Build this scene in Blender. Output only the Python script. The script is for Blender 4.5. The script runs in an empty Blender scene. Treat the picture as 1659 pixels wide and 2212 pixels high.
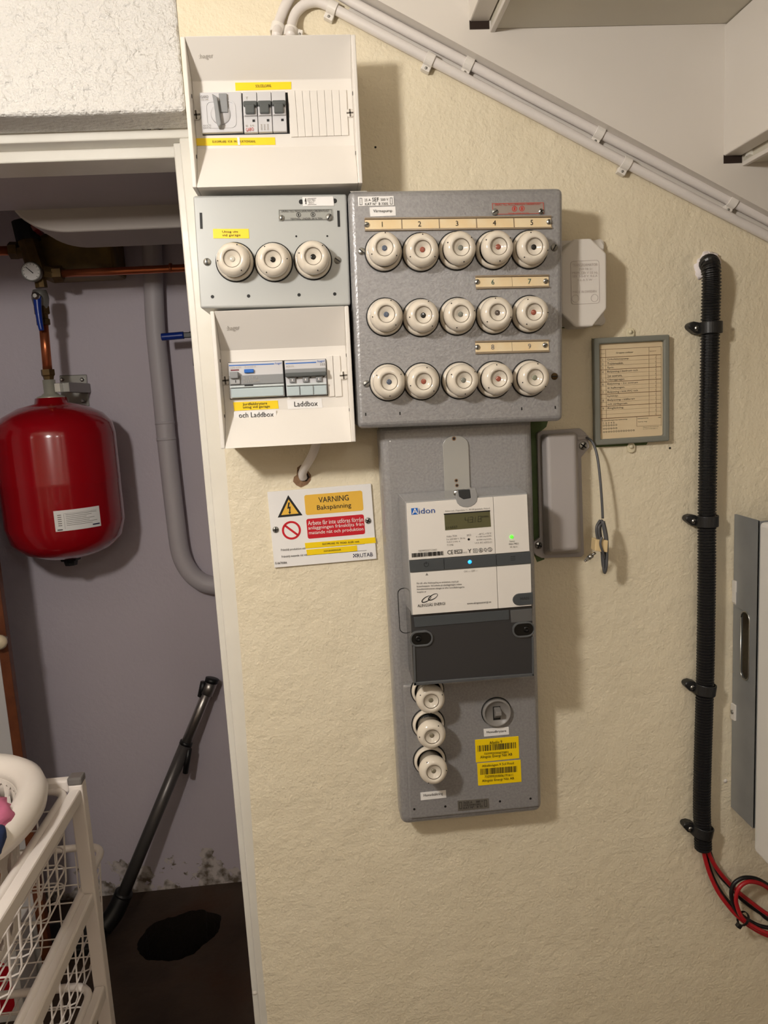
import bpy, bmesh, math, random
from mathutils import Vector, Matrix, noise
random.seed(7)
sc = bpy.context.scene
COL = sc.collection

# ------------------------------------------------------------------ camera
F, CX, CY = 1661.0, 829.5, 1106.0            # focal length in pixels of the 1659 x 2212 frame
YAW, PITCH, ROLL = [math.radians(a) for a in (4.3, 8.7, 3.3)]
CAM = Vector((0.0, -1.12, 1.5))
fw = Vector((math.sin(YAW)*math.cos(PITCH), math.cos(YAW)*math.cos(PITCH), -math.sin(PITCH)))
r0 = Vector((math.cos(YAW), -math.sin(YAW), 0))
d0 = fw.cross(r0)
if d0.z > 0: d0 = -d0
IX = math.cos(ROLL)*r0 + math.sin(ROLL)*d0
IY = -math.sin(ROLL)*r0 + math.cos(ROLL)*d0
cd = bpy.data.cameras.new('camera')
cd.sensor_fit = 'HORIZONTAL'; cd.sensor_width = 36.0; cd.lens = 36.0*F/1659.0
cd.clip_start = 0.02
cam = bpy.data.objects.new('camera', cd); COL.objects.link(cam)
m = Matrix.Identity(4)
for i in range(3):
    m[i][0] = IX[i]; m[i][1] = -IY[i]; m[i][2] = -fw[i]; m[i][3] = CAM[i]
cam.matrix_world = m
sc.camera = cam

# ------------------------------------------------------------------ world, light, exposure
w = bpy.data.worlds.new('world'); sc.world = w; w.use_nodes = True
w.node_tree.nodes['Background'].inputs[0].default_value = (0.9, 0.85, 0.8, 1)
w.node_tree.nodes['Background'].inputs[1].default_value = 0.0
LAMP_POS = Vector((-0.50, -0.96, 1.89))
LAMP_R = 0.052
LAMP_STRENGTH = 300.0
LAMP_COLOR = (1.0, 0.945, 0.88)
ROOM_LAMP_POS = Vector((0.45, -2.05, 2.10))  # second lamp, further back in the room
ROOM_LAMP_R = 0.09
ROOM_LAMP_STRENGTH = 20.0
vs = sc.view_settings
vs.view_transform = 'Standard'; vs.look = 'None'; vs.gamma = 1.0; vs.use_curve_mapping = False
vs.exposure = 0.12

# ------------------------------------------------------------------ helpers
def at(u, v, y):
    """the point of the photograph's pixel u,v that lies in the plane at distance y behind the wall face"""
    d = IX*((u-CX)/F) + IY*((v-CY)/F) + fw
    return CAM + d*((y-CAM.y)/d.y)
def atz(u, v, z):
    d = IX*((u-CX)/F) + IY*((v-CY)/F) + fw
    return CAM + d*((z-CAM.z)/d.z)
def lin(c):
    return tuple(((x/255.0)/12.92 if x/255.0 <= 0.04045 else ((x/255.0+0.055)/1.055)**2.4) for x in c)

MATS = {}
def mat(name, c, rough=0.5, metal=0.0, bump=None, var=None, spec=0.5, trans=0.0, emit=None, coat=0.0, alpha=1.0):
    """bump = list of (scale, strength, distance, detail); var = (scale, amount 0..1, second colour)"""
    if name in MATS: return MATS[name]
    M = bpy.data.materials.new(name); M.use_nodes = True
    nt = M.node_tree; b = nt.nodes['Principled BSDF']
    b.inputs['Base Color'].default_value = (*lin(c), 1)
    b.inputs['Roughness'].default_value = rough
    b.inputs['Metallic'].default_value = metal
    b.inputs['Specular IOR Level'].default_value = spec
    b.inputs['Coat Weight'].default_value = coat
    if trans: b.inputs['Transmission Weight'].default_value = trans
    if alpha < 1: b.inputs['Alpha'].default_value = alpha
    if emit:
        b.inputs['Emission Color'].default_value = (*lin(emit[0]), 1)
        b.inputs['Emission Strength'].default_value = emit[1]
    tc = nt.nodes.new('ShaderNodeTexCoord')
    if var:
        n = nt.nodes.new('ShaderNodeTexNoise'); n.inputs['Scale'].default_value = var[0]
        n.inputs['Detail'].default_value = 5
        nt.links.new(tc.outputs['Object'], n.inputs['Vector'])
        r = nt.nodes.new('ShaderNodeValToRGB')
        r.color_ramp.elements[0].position = 0.35; r.color_ramp.elements[1].position = 0.7
        r.color_ramp.elements[0].color = (0, 0, 0, 1); r.color_ramp.elements[1].color = (1, 1, 1, 1)
        nt.links.new(n.outputs['Fac'], r.inputs['Fac'])
        ml = nt.nodes.new('ShaderNodeMath'); ml.operation = 'MULTIPLY'; ml.inputs[1].default_value = var[1]
        nt.links.new(r.outputs['Color'], ml.inputs[0])
        mx = nt.nodes.new('ShaderNodeMix'); mx.data_type = 'RGBA'
        mx.inputs['A'].default_value = (*lin(c), 1); mx.inputs['B'].default_value = (*lin(var[2]), 1)
        nt.links.new(ml.outputs[0], mx.inputs['Factor'])
        nt.links.new(mx.outputs['Result'], b.inputs['Base Color'])
    prev = None
    for (s, st, dist, det) in (bump or []):
        n = nt.nodes.new('ShaderNodeTexNoise'); n.inputs['Scale'].default_value = s
        n.inputs['Detail'].default_value = det
        nt.links.new(tc.outputs['Object'], n.inputs['Vector'])
        bp = nt.nodes.new('ShaderNodeBump'); bp.inputs['Strength'].default_value = st
        bp.inputs['Distance'].default_value = dist
        nt.links.new(n.outputs['Fac'], bp.inputs['Height'])
        if prev: nt.links.new(prev.outputs['Normal'], bp.inputs['Normal'])
        prev = bp
    if prev: nt.links.new(prev.outputs['Normal'], b.inputs['Normal'])
    MATS[name] = M
    return M

class MB:
    def __init__(s): s.v = []; s.f = []; s.sm = []
    def add(s, vs, fs, smooth=False):
        o = len(s.v); s.v += [tuple(p) for p in vs]
        for f in fs: s.f.append(tuple(i+o for i in f)); s.sm.append(smooth)
        return s
    def box(s, x0, x1, y0, y1, z0, z1):
        v = [(x, y, z) for x in (x0, x1) for y in (y0, y1) for z in (z0, z1)]
        return s.add(v, [(0,1,3,2),(4,6,7,5),(0,4,5,1),(2,3,7,6),(0,2,6,4),(1,5,7,3)])
    def prism(s, poly, y0, y1):
        """poly in (x,z), extruded along y"""
        n = len(poly)
        v = [(p[0], y0, p[1]) for p in poly] + [(p[0], y1, p[1]) for p in poly]
        return s.add(v, [tuple(range(n)), tuple(range(2*n-1, n-1, -1))] + [(i, (i+1) % n, n+(i+1) % n, n+i) for i in range(n)])
    def prismx(s, poly, x0, x1):
        """poly in (y,z), extruded along x"""
        n = len(poly)
        v = [(x0, p[0], p[1]) for p in poly] + [(x1, p[0], p[1]) for p in poly]
        return s.add(v, [tuple(range(n)), tuple(range(2*n-1, n-1, -1))] + [(i, (i+1) % n, n+(i+1) % n, n+i) for i in range(n)])
    def frame(s, outer, inner, y0, y1):
        n = len(outer)
        v = []
        for y in (y0, y1):
            v += [(p[0], y, p[1]) for p in outer] + [(p[0], y, p[1]) for p in inner]
        f = []
        for i in range(n):
            j = (i+1) % n
            f += [(i, j, n+j, n+i), (2*n+i, 3*n+i, 3*n+j, 2*n+j), (i, 2*n+i, 2*n+j, j), (n+i, n+j, 3*n+j, 3*n+i)]
        return s.add(v, f)
    def lathe(s, prof, n=28, c=(0, 0, 0), axis='y', smooth=True, sx=1.0, sy=1.0, caps=True):
        """prof = [(radius, distance)]; axis y: distance goes towards the viewer (-y); axis z: upwards"""
        v = []; f = []
        for (r, d) in prof:
            for k in range(n):
                a = 2*math.pi*k/n
                if axis == 'y': v.append((c[0]+r*math.cos(a), c[1]-d, c[2]+r*math.sin(a)))
                elif axis == 'z': v.append((c[0]+sx*r*math.cos(a), c[1]+sy*r*math.sin(a), c[2]+d))
                else: v.append((c[0]+d, c[1]+r*math.cos(a), c[2]+r*math.sin(a)))
        for i in range(len(prof)-1):
            for k in range(n):
                f.append((i*n+k, i*n+(k+1) % n, (i+1)*n+(k+1) % n, (i+1)*n+k))
        if caps and prof[0][0] > 1e-6: f.append(tuple(range(n)))
        if caps and prof[-1][0] > 1e-6: f.append(tuple(range((len(prof)-1)*n, len(prof)*n)))
        return s.add(v, f, smooth)
    def tube(s, pts, r, n=10, cap=True, smooth=True):
        pts = [Vector(p) for p in pts]
        rs = r if callable(r) else (lambda i: r)
        t = [(pts[min(i+1, len(pts)-1)]-pts[max(i-1, 0)]).normalized() for i in range(len(pts))]
        a = Vector((0, 0, 1)) if abs(t[0].z) < 0.9 else Vector((1, 0, 0))
        nrm = (a - t[0]*a.dot(t[0])).normalized()
        v = []
        for i, p in enumerate(pts):
            nrm = (nrm - t[i]*nrm.dot(t[i])).normalized(); bn = t[i].cross(nrm)
            for k in range(n):
                q = 2*math.pi*k/n + (math.pi/n if n == 4 else 0)
                v.append(p + (nrm*math.cos(q)+bn*math.sin(q))*rs(i))
        f = [(i*n+k, i*n+(k+1) % n, (i+1)*n+(k+1) % n, (i+1)*n+k) for i in range(len(pts)-1) for k in range(n)]
        if cap: f += [tuple(range(n)), tuple(range((len(pts)-1)*n, len(pts)*n))]
        return s.add(v, f, smooth)
    def mesh(s, name):
        me = bpy.data.meshes.new(name); me.from_pydata(s.v, [], s.f)
        me.polygons.foreach_set('use_smooth', s.sm)
        bm = bmesh.new(); bm.from_mesh(me); bmesh.ops.recalc_face_normals(bm, faces=bm.faces); bm.to_mesh(me); bm.free()
        me.update(); return me
    def build(s, name, M, parent=None, bevel=0.0, seg=2, loc=None):
        me = s.mesh(name); me.materials.append(M)
        o = bpy.data.objects.new(name, me); COL.objects.link(o)
        if parent: o.parent = parent
        if loc is not None: o.location = loc
        if bevel:
            b = o.modifiers.new('bevel', 'BEVEL'); b.width = bevel; b.segments = seg; b.limit_method = 'ANGLE'; b.angle_limit = math.radians(35)
            b.harden_normals = False
        return o
def inst(name, me, parent=None, loc=(0, 0, 0), rot=(0, 0, 0)):
    o = bpy.data.objects.new(name, me); COL.objects.link(o); o.parent = parent; o.location = loc; o.rotation_euler = rot
    return o
def tag(o, label=None, cat=None, group=None, kind=None):
    if label: o['label'] = label
    if cat: o['category'] = cat
    if group: o['group'] = group
    if kind: o['kind'] = kind
    return o
def thing(name, label, cat, loc, group=None, rot=(0, 0, 0)):
    o = bpy.data.objects.new(name, None); o.empty_display_size = 0.03; COL.objects.link(o)
    o.location = loc; o.rotation_euler = rot
    return tag(o, label, cat, group)
def smooth(pts, k=6):
    pts = [Vector(p) for p in pts]; out = []
    for i in range(len(pts)-1):
        p0, p1, p2, p3 = pts[max(i-1, 0)], pts[i], pts[i+1], pts[min(i+2, len(pts)-1)]
        for j in range(k):
            t = j/k
            out.append(0.5*((2*p1)+(p2-p0)*t+(2*p0-5*p1+4*p2-p3)*t*t+(3*p1-p0-3*p2+p3)*t**3))
    out.append(pts[-1]); return out
def rrect(x0, x1, z0, z1, r, n=4):
    p = []
    for (cx, cz, a0) in ((x1-r, z1-r, 0), (x0+r, z1-r, 90), (x0+r, z0+r, 180), (x1-r, z0+r, 270)):
        for k in range(n+1):
            a = math.radians(a0+90*k/n); p.append((cx+r*math.cos(a), cz+r*math.sin(a)))
    return p
def disc(cx, cz, r, n=20): return [(cx+r*math.cos(2*math.pi*k/n), cz+r*math.sin(2*math.pi*k/n)) for k in range(n)]

class Dev:
    """a thing on the wall: an Empty on the wall with a slight roll, and px -> local conversion"""
    def __init__(s, name, label, cat, corners, depth, group=None):
        P = [at(u, v, -depth) for u, v in corners]
        c = (P[0]+P[1]+P[2]+P[3])/4
        ang = [math.atan2((b-a).z, (b-a).x) for a, b in ((P[0], P[1]), (P[3], P[2]))]
        ang += [math.atan2((b-a).z, (b-a).x)+math.pi/2 for a, b in ((P[0], P[3]), (P[1], P[2]))]
        s.a = sum(ang)/4
        s.c = c; s.depth = depth
        L = [s.w2l(p) for p in P]
        s.w = (L[1][0]-L[0][0]+L[2][0]-L[3][0])/2; s.h = (L[0][1]-L[3][1]+L[1][1]-L[2][1])/2
        s.root = thing(name, label, cat, (c.x, 0, c.z), group, (0, -s.a, 0))
        s.df = lambda z: s.depth
    def w2l(s, p):
        dx, dz = p.x-s.c.x, p.z-s.c.z; ca, sa = math.cos(s.a), math.sin(s.a)
        return (dx*ca+dz*sa, -dx*sa+dz*ca)
    def l(s, u, v, d=None):
        if d is not None: return s.w2l(at(u, v, -d))
        dd = s.depth
        for _ in range(6):
            x, z = s.w2l(at(u, v, -dd)); dd = s.df(z)
        return (x, z)
    def quad(s, name, px, M, d=None, t=0.0006, parent=None, bevel=0):
        dd = s.depth if d is None else d
        poly = [s.l(u, v, dd) for u, v in px]
        return MB().prism(poly, -dd+0.0003, -dd-t).build(name, M, parent or s.root, bevel)

TEXTS = []
def text(dev, parent, string, p0, p1, M, d=None, h=None, name='lettering', by_height=False):
    """lettering whose left-middle and right-middle sit at pixels p0, p1; h = pixel height (optional)"""
    cu = bpy.data.curves.new('lettering', 'FONT'); cu.body = string; cu.resolution_u = 2
    o = bpy.data.objects.new(name, cu); COL.objects.link(o)
    a, b = dev.l(*p0, d) , dev.l(*p1, d)
    hh = None
    if h:
        um, vm = (p0[0]+p1[0])/2, (p0[1]+p1[1])/2
        q0, q1 = dev.l(um, vm-h/2, d), dev.l(um, vm+h/2, d); hh = math.hypot(q0[0]-q1[0], q0[1]-q1[1])
    TEXTS.append((o, dev, parent, a, b, -hh if by_height else hh, d, M, name))
def flush_text():
    bpy.context.view_layer.update()
    dg = bpy.context.evaluated_depsgraph_get()
    for (o, dev, parent, a, b, hh, d, M, name) in TEXTS:
        me = bpy.data.meshes.new_from_object(o.evaluated_get(dg))
        xs = [v.co.x for v in me.vertices]; ys = [v.co.y for v in me.vertices]
        if not xs: continue
        x0, x1, y0, y1 = min(xs), max(xs), min(ys), max(ys)
        W = math.hypot(b[0]-a[0], b[1]-a[1]); sx = W/max(x1-x0, 1e-6)
        sy = abs(hh)/max(y1-y0, 1e-6) if hh else sx
        if hh and hh < 0: sx = sy
        an = math.atan2(b[1]-a[1], b[0]-a[0]); ca, sa = math.cos(an), math.sin(an)
        mx, mz = (a[0]+b[0])/2, (a[1]+b[1])/2
        for v in me.vertices:
            X = (v.co.x-(x0+x1)/2)*sx; Y = (v.co.y-(y0+y1)/2)*sy
            x = mx+X*ca-Y*sa; z = mz+X*sa+Y*ca
            dd = d if d is not None else dev.df(z)
            v.co = (x, -(dd+0.0009), z)
        me.materials.clear(); me.materials.append(M)
        n = bpy.data.objects.new(name, me); COL.objects.link(n); n.parent = parent or dev.root
        bpy.data.objects.remove(o, do_unlink=True)
    TEXTS.clear()

# ------------------------------------------------------------------ materials
YEL = mat('yellow_plaster', (234, 223, 197), 0.5, bump=[(16, 0.35, 0.012, 3), (75, 0.34, 0.006, 6), (240, 0.55, 0.002, 3)], var=(6, 0.4, (225, 212, 182)))
WROUGH = mat('white_roughcast', (222, 220, 216), 0.45, bump=[(40, 0.7, 0.008, 3), (120, 1.0, 0.008, 4)])
WPAINT = mat('white_gloss_paint', (232, 229, 220), 0.28, bump=[(25, 0.2, 0.004, 3)], var=(14, 0.3, (214, 208, 196)))
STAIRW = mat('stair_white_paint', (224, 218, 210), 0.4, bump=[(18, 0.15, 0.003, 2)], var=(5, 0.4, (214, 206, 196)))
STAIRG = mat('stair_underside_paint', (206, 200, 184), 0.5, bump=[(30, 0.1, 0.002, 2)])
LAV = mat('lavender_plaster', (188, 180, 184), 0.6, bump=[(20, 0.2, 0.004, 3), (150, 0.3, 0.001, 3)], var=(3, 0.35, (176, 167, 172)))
DARKWOOD = mat('brown_wood', (120, 66, 38), 0.4, bump=[(60, 0.2, 0.002, 3)], var=(30, 0.6, (84, 42, 24)))
ROOM = mat('room_plaster', (226, 216, 200), 0.7, bump=[(120, 0.3, 0.002, 3)])
HAM = mat('grey_hammer_paint', (166, 165, 166), 0.34, 0.35, bump=[(330, 0.35, 0.0012, 2)], var=(300, 0.6, (142, 141, 142)))
LGREY = mat('light_grey_enamel', (182, 184, 182), 0.35, 0.1, var=(5, 0.3, (174, 177, 175)))
WPL = mat('white_plastic', (229, 224, 217), 0.35)
WPL2 = mat('white_plastic_matt', (226, 220, 212), 0.5)
CONDW = mat('white_conduit_plastic', (226, 220, 216), 0.35)
PORC = mat('porcelain', (226, 217, 202), 0.12, coat=0.5, var=(70, 0.35, (212, 200, 182)))
PORCI = mat('porcelain_matt', (214, 204, 188), 0.35)
BLK = mat('black', (12, 12, 12), 0.6)
BLKP = mat('black_plastic', (26, 26, 27), 0.42)
CORR = mat('black_corrugated_plastic', (20, 20, 22), 0.35)
STEEL = mat('steel', (190, 190, 186), 0.3, 1.0)
DSTEEL = mat('dull_steel', (150, 148, 142), 0.42, 0.6)
GALV = mat('galvanised_steel', (158, 161, 163), 0.42, 0.4, var=(25, 0.4, (138, 141, 144)))
COPPER = mat('copper', (206, 120, 80), 0.3, 0.75, var=(25, 0.5, (164, 88, 54)))
BRASS = mat('brass', (112, 88, 52), 0.45, 0.6, var=(40, 0.6, (58, 44, 28)))
TANKRED = mat('red_enamel', (158, 8, 22), 0.16, coat=0.5)
GREYPIPE = mat('grey_painted_pipe', (200, 194, 198), 0.5, bump=[(60, 0.15, 0.002, 2)])
YLAB = mat('yellow_label', (250, 214, 10), 0.4)
WLAB = mat('white_label', (240, 238, 236), 0.4)
INK = mat('black_ink', (22, 20, 20), 0.6)
GINK = mat('grey_ink', (130, 126, 122), 0.6)
LINK = mat('pale_grey_ink', (176, 170, 162), 0.6)
RINK = mat('red_ink', (196, 50, 40), 0.6)
REDP = mat('red_print', (200, 22, 40), 0.4)
AMBER = mat('amber_print', (238, 188, 70), 0.4)
WINK = mat('white_ink', (245, 240, 236), 0.5)
BLUEP = mat('blue_print', (20, 100, 190), 0.4)
NAVY = mat('navy_print', (24, 24, 62), 0.5)
MODG = mat('grey_module_plastic', (205, 204, 206), 0.4)
MODD = mat('dark_grey_toggle', (84, 88, 88), 0.35)
MODM = mat('mid_grey_toggle', (140, 142, 144), 0.4)
CLEARB = mat('bluish_clear_cover', (186, 200, 204), 0.15, coat=0.5)
CREAM = mat('cream_paper', (234, 208, 162), 0.6, var=(40, 0.6, (238, 226, 196)))
TAN = mat('tan_paper', (230, 210, 174), 0.6, var=(22, 0.4, (220, 196, 156)))
TANLINE = mat('brown_line', (130, 100, 72), 0.7)
FRAMEG = mat('grey_green_frame', (126, 127, 118), 0.45)
OLDGREEN = mat('old_green_paint', (84, 104, 54), 0.6, var=(60, 0.5, (64, 84, 42)))
SMOKE = mat('smoked_cover', (52, 52, 54), 0.18, coat=0.3)
SMOKE2 = mat('smoked_cover_edge', (84, 86, 88), 0.25)
CASE = mat('clear_grey_case', (150, 150, 150), 0.12, coat=0.6)
BAND = mat('dark_grey_band', (70, 74, 77), 0.35)
LCD = mat('lcd_glass', (92, 90, 62), 0.15)
LCDI = mat('lcd_segments', (44, 44, 30), 0.4)
MODEMG = mat('warm_grey_plastic', (172, 166, 164), 0.42)
GCAB = mat('grey_cable', (88, 88, 90), 0.4)
PVRED = mat('red_cable', (172, 28, 36), 0.35)
PVBLK = mat('black_cable', (22, 22, 24), 0.4)
INVW = mat('white_inverter_cover', (232, 230, 226), 0.4)
ELFA = mat('white_coated_steel', (226, 218, 212), 0.35)
BASKET = mat('white_basket_plastic', (232, 224, 216), 0.3)
CHIP = mat('broken_plaster', (150, 118, 88), 0.9, bump=[(200, 0.8, 0.003, 4)], var=(70, 0.6, (98, 68, 50)))
PINKC = mat('pink_cloth', (206, 112, 146), 0.8, bump=[(400, 0.2, 0.001, 2)])
BLUEC = mat('navy_cloth', (28, 44, 84), 0.85, bump=[(400, 0.2, 0.001, 2)])
ORANGEC = mat('orange_cloth', (190, 110, 40), 0.85)
BLUELEV = mat('blue_lever_plastic', (22, 52, 140), 0.3)
CHROME = mat('brushed_tube', (176, 172, 168), 0.34, 0.9)
GUNMET = mat('grey_tube', (104, 100, 98), 0.35, 0.5)
GLASSC = mat('clear_window', (210, 210, 205), 0.08, coat=0.5)

# alcove floor and back wall (stains with a shape of their own)
def floor_mat():
    M = bpy.data.materials.new('worn_brown_floor'); M.use_nodes = True; nt = M.node_tree; b = nt.nodes['Principled BSDF']
    tc = nt.nodes.new('ShaderNodeTexCoord'); n = nt.nodes.new('ShaderNodeTexNoise'); n.inputs['Scale'].default_value = 3.5; n.inputs['Detail'].default_value = 8
    r = nt.nodes.new('ShaderNodeValToRGB')
    for p, c in ((0.3, (48, 35, 27)), (0.55, (74, 58, 46)), (0.75, (76, 46, 25))):
        e = r.color_ramp.elements.new(p); e.color = (*lin(c), 1)
    r.color_ramp.elements.remove(r.color_ramp.elements[0]); r.color_ramp.elements.remove(r.color_ramp.elements[-1])
    nt.links.new(tc.outputs['Object'], n.inputs['Vector']); nt.links.new(n.outputs['Fac'], r.inputs['Fac']); nt.links.new(r.outputs['Color'], b.inputs['Base Color'])
    b.inputs['Roughness'].default_value = 0.8
    bp = nt.nodes.new('ShaderNodeBump'); bp.inputs['Strength'].default_value = 0.4; bp.inputs['Distance'].default_value = 0.006
    n2 = nt.nodes.new('ShaderNodeTexNoise'); n2.inputs['Scale'].default_value = 45; nt.links.new(tc.outputs['Object'], n2.inputs['Vector'])
    nt.links.new(n2.outputs['Fac'], bp.inputs['Height']); nt.links.new(bp.outputs['Normal'], b.inputs['Normal'])
    return M
FLOOR = floor_mat()
def backwall_mat():
    M = bpy.data.materials.new('lavender_wall_with_flaking_foot'); M.use_nodes = True; nt = M.node_tree; b = nt.nodes['Principled BSDF']
    tc = nt.nodes.new('ShaderNodeTexCoord'); sep = nt.nodes.new('ShaderNodeSeparateXYZ'); nt.links.new(tc.outputs['Object'], sep.inputs[0])
    n = nt.nodes.new('ShaderNodeTexNoise'); n.inputs['Scale'].default_value = 11; n.inputs['Detail'].default_value = 9; n.inputs['Roughness'].default_value = 0.65
    nt.links.new(tc.outputs['Object'], n.inputs['Vector'])
    mr = nt.nodes.new('ShaderNodeMapRange'); mr.inputs['From Min'].default_value = 0.0; mr.inputs['From Max'].default_value = 0.21
    mr.inputs['To Min'].default_value = 0.60; mr.inputs['To Max'].default_value = 0.20
    nt.links.new(sep.outputs['Z'], mr.inputs['Value'])
    lt = nt.nodes.new('ShaderNodeMath'); lt.operation = 'LESS_THAN'; nt.links.new(n.outputs['Fac'], lt.inputs[0]); nt.links.new(mr.outputs['Result'], lt.inputs[1])
    n3 = nt.nodes.new('ShaderNodeTexNoise'); n3.inputs['Scale'].default_value = 3; nt.links.new(tc.outputs['Object'], n3.inputs['Vector'])
    m0 = nt.nodes.new('ShaderNodeMix'); m0.data_type = 'RGBA'; m0.inputs['A'].default_value = (*lin((212, 203, 212)), 1); m0.inputs['B'].default_value = (*lin((202, 193, 202)), 1)
    nt.links.new(n3.outputs['Fac'], m0.inputs['Factor'])
    n4 = nt.nodes.new('ShaderNodeTexNoise'); n4.inputs['Scale'].default_value = 34; n4.inputs['Detail'].default_value = 6; nt.links.new(tc.outputs['Object'], n4.inputs['Vector'])
    r4 = nt.nodes.new('ShaderNodeValToRGB'); r4.color_ramp.elements[0].color = (*lin((112, 100, 88)), 1); r4.color_ramp.elements[1].color = (*lin((212, 204, 200)), 1)
    r4.color_ramp.elements[0].position = 0.38; r4.color_ramp.elements[1].position = 0.58
    nt.links.new(n4.outputs['Fac'], r4.inputs['Fac'])
    mx = nt.nodes.new('ShaderNodeMix'); mx.data_type = 'RGBA'
    nt.links.new(lt.outputs[0], mx.inputs['Factor']); nt.links.new(m0.outputs['Result'], mx.inputs['A']); nt.links.new(r4.outputs['Color'], mx.inputs['B'])
    nt.links.new(mx.outputs['Result'], b.inputs['Base Color']); b.inputs['Roughness'].default_value = 0.6
    bp = nt.nodes.new('ShaderNodeBump'); bp.inputs['Strength'].default_value = 0.6; bp.inputs['Distance'].default_value = 0.004
    nt.links.new(lt.outputs[0], bp.inputs['Height']); bp.invert = True
    bp2 = nt.nodes.new('ShaderNodeBump'); bp2.inputs['Strength'].default_value = 0.25; bp2.inputs['Distance'].default_value = 0.003
    n2 = nt.nodes.new('ShaderNodeTexNoise'); n2.inputs['Scale'].default_value = 90; nt.links.new(tc.outputs['Object'], n2.inputs['Vector'])
    nt.links.new(n2.outputs['Fac'], bp2.inputs['Height']); nt.links.new(bp.outputs['Normal'], bp2.inputs['Normal']); nt.links.new(bp2.outputs['Normal'], b.inputs['Normal'])
    return M
BACKW = backwall_mat()

def struct(o): o['kind'] = 'structure'; return o

# ------------------------------------------------------------------ room shell
YB = 1.15                                   # alcove back wall
XJ0 = at(485, 970, 0).x; XJ1 = at(578, 2212, 0).x
XJ = (XJ0+XJ1)/2                            # right edge of the doorway in the wall face
ZL = at(200, 248, 0).z                      # underside of the lintel
XL = XJ - 0.92                              # left edge of the doorway
XS = at(386, 60, 0).x                       # where the white lintel meets the yellow plaster
CEIL = 2.32
XMIN, XMAX, YMIN = -2.0, 1.9, -2.7
wf = MB()
jtop = at(400, 245, 0).x
wf.prism([(XS, CEIL), (XS, ZL), (XJ0-0.004, ZL), (XJ0, 1.42), (XJ0-0.003, 1.1), (XJ1, 0.7), (XJ1, 0.0), (XMAX, 0), (XMAX, CEIL)], 0.0, 0.066)
wall_front = struct(wf.build('wall_front', YEL))
wl = MB().box(XL-0.02, XS, -0.004, 0.066, ZL, CEIL)
struct(wl.build('wall_lintel', WROUGH, bevel=0.006, seg=3))
struct(MB().box(XMIN, XL-0.02, 0.0, 0.066, 0, CEIL).build('wall_front_left', ROOM))
# door frame: head and jambs, recessed behind the wall face, each with a rebate
YF = 0.067
zA, zB = at(200, 287, YF).z, at(200, 304, YF).z
zC, zD = at(200, 328, YF+0.035).z, at(200, 346, YF+0.035).z
xA = at(474, 1250, YF).x; xB = at(461, 1250, YF+0.02).x
head = MB().box(XL-0.02, XJ+0.03, YF, YF+0.06, zB, CEIL).box(XL-0.02, XJ+0.03, YF+0.035, YF+0.11, zD, zB+0.01)
struct(head.build('trim_1', WPAINT, bevel=0.002))
jm = MB().box(xA, XJ+0.08, YF, YF+0.11, 0, zB).box(xB, xA+0.01, YF+0.02, YF+0.11, 0, zB)
struct(jm.build('trim_2', WPAINT, bevel=0.002))
struct(MB().box(XL-0.06, XL+0.03, YF, YF+0.11, 0, zB).build('trim_3', WPAINT, bevel=0.002))
# paint blob and nail heads on the jamb
MB().lathe([(0.0045, 0), (0.0035, 0.0012), (0, 0.0015)], 14, c=(at(550, 2145, YF).x, YF, at(550, 2145, YF).z)).build('filled_nail_head', WPL2, bpy.data.objects['trim_2'])
rc_ = random.Random(4)
for (u0, u1, v0) in ((62, 78, 284), (82, 90, 283.5), (160, 168, 281), (214, 240, 279.5), (268, 292, 278.5), (306, 326, 279), (332, 352, 279)):
    n_ = 6; P_ = []
    for k in range(n_+1): P_.append((u0+(u1-u0)*k/n_, v0-rc_.uniform(0.2, 1.3)))
    for k in range(n_, -1, -1): P_.append((u0+(u1-u0)*k/n_, v0+rc_.uniform(0.2, 1.2)))
    Q_ = [at(u, v, YF-0.0003) for u, v in P_]
    MB().prism([(p.x, p.z) for p in Q_], YF+0.002, YF-0.0006).build('crack', mat('crack_dark', (52, 44, 36), 0.9), bpy.data.objects['trim_1'])
# alcove
AX0, AX1 = XL-0.10, XJ+0.75
struct(MB().box(AX0, AX1, YB, YB+0.08, 0, CEIL).build('wall_back', BACKW))
struct(MB().box(AX1, AX1+0.08, YF+0.11, YB, 0, CEIL).build('wall_alcove_right', LAV))
struct(MB().box(AX0-0.08, AX0, YF+0.11, YB, 0, CEIL).build('wall_alcove_left', LAV))
zc = at(200, 350, YF+0.11).z + 0.004
struct(MB().box(AX0, AX1, YF+0.11, 0.47, zc, zc+0.10).build('ceiling_beam', LAV))
struct(MB().box(AX0-0.1, AX1+0.1, YF+0.11, YB+0.1, CEIL, CEIL+0.05).build('ceiling_alcove', LAV))
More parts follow.
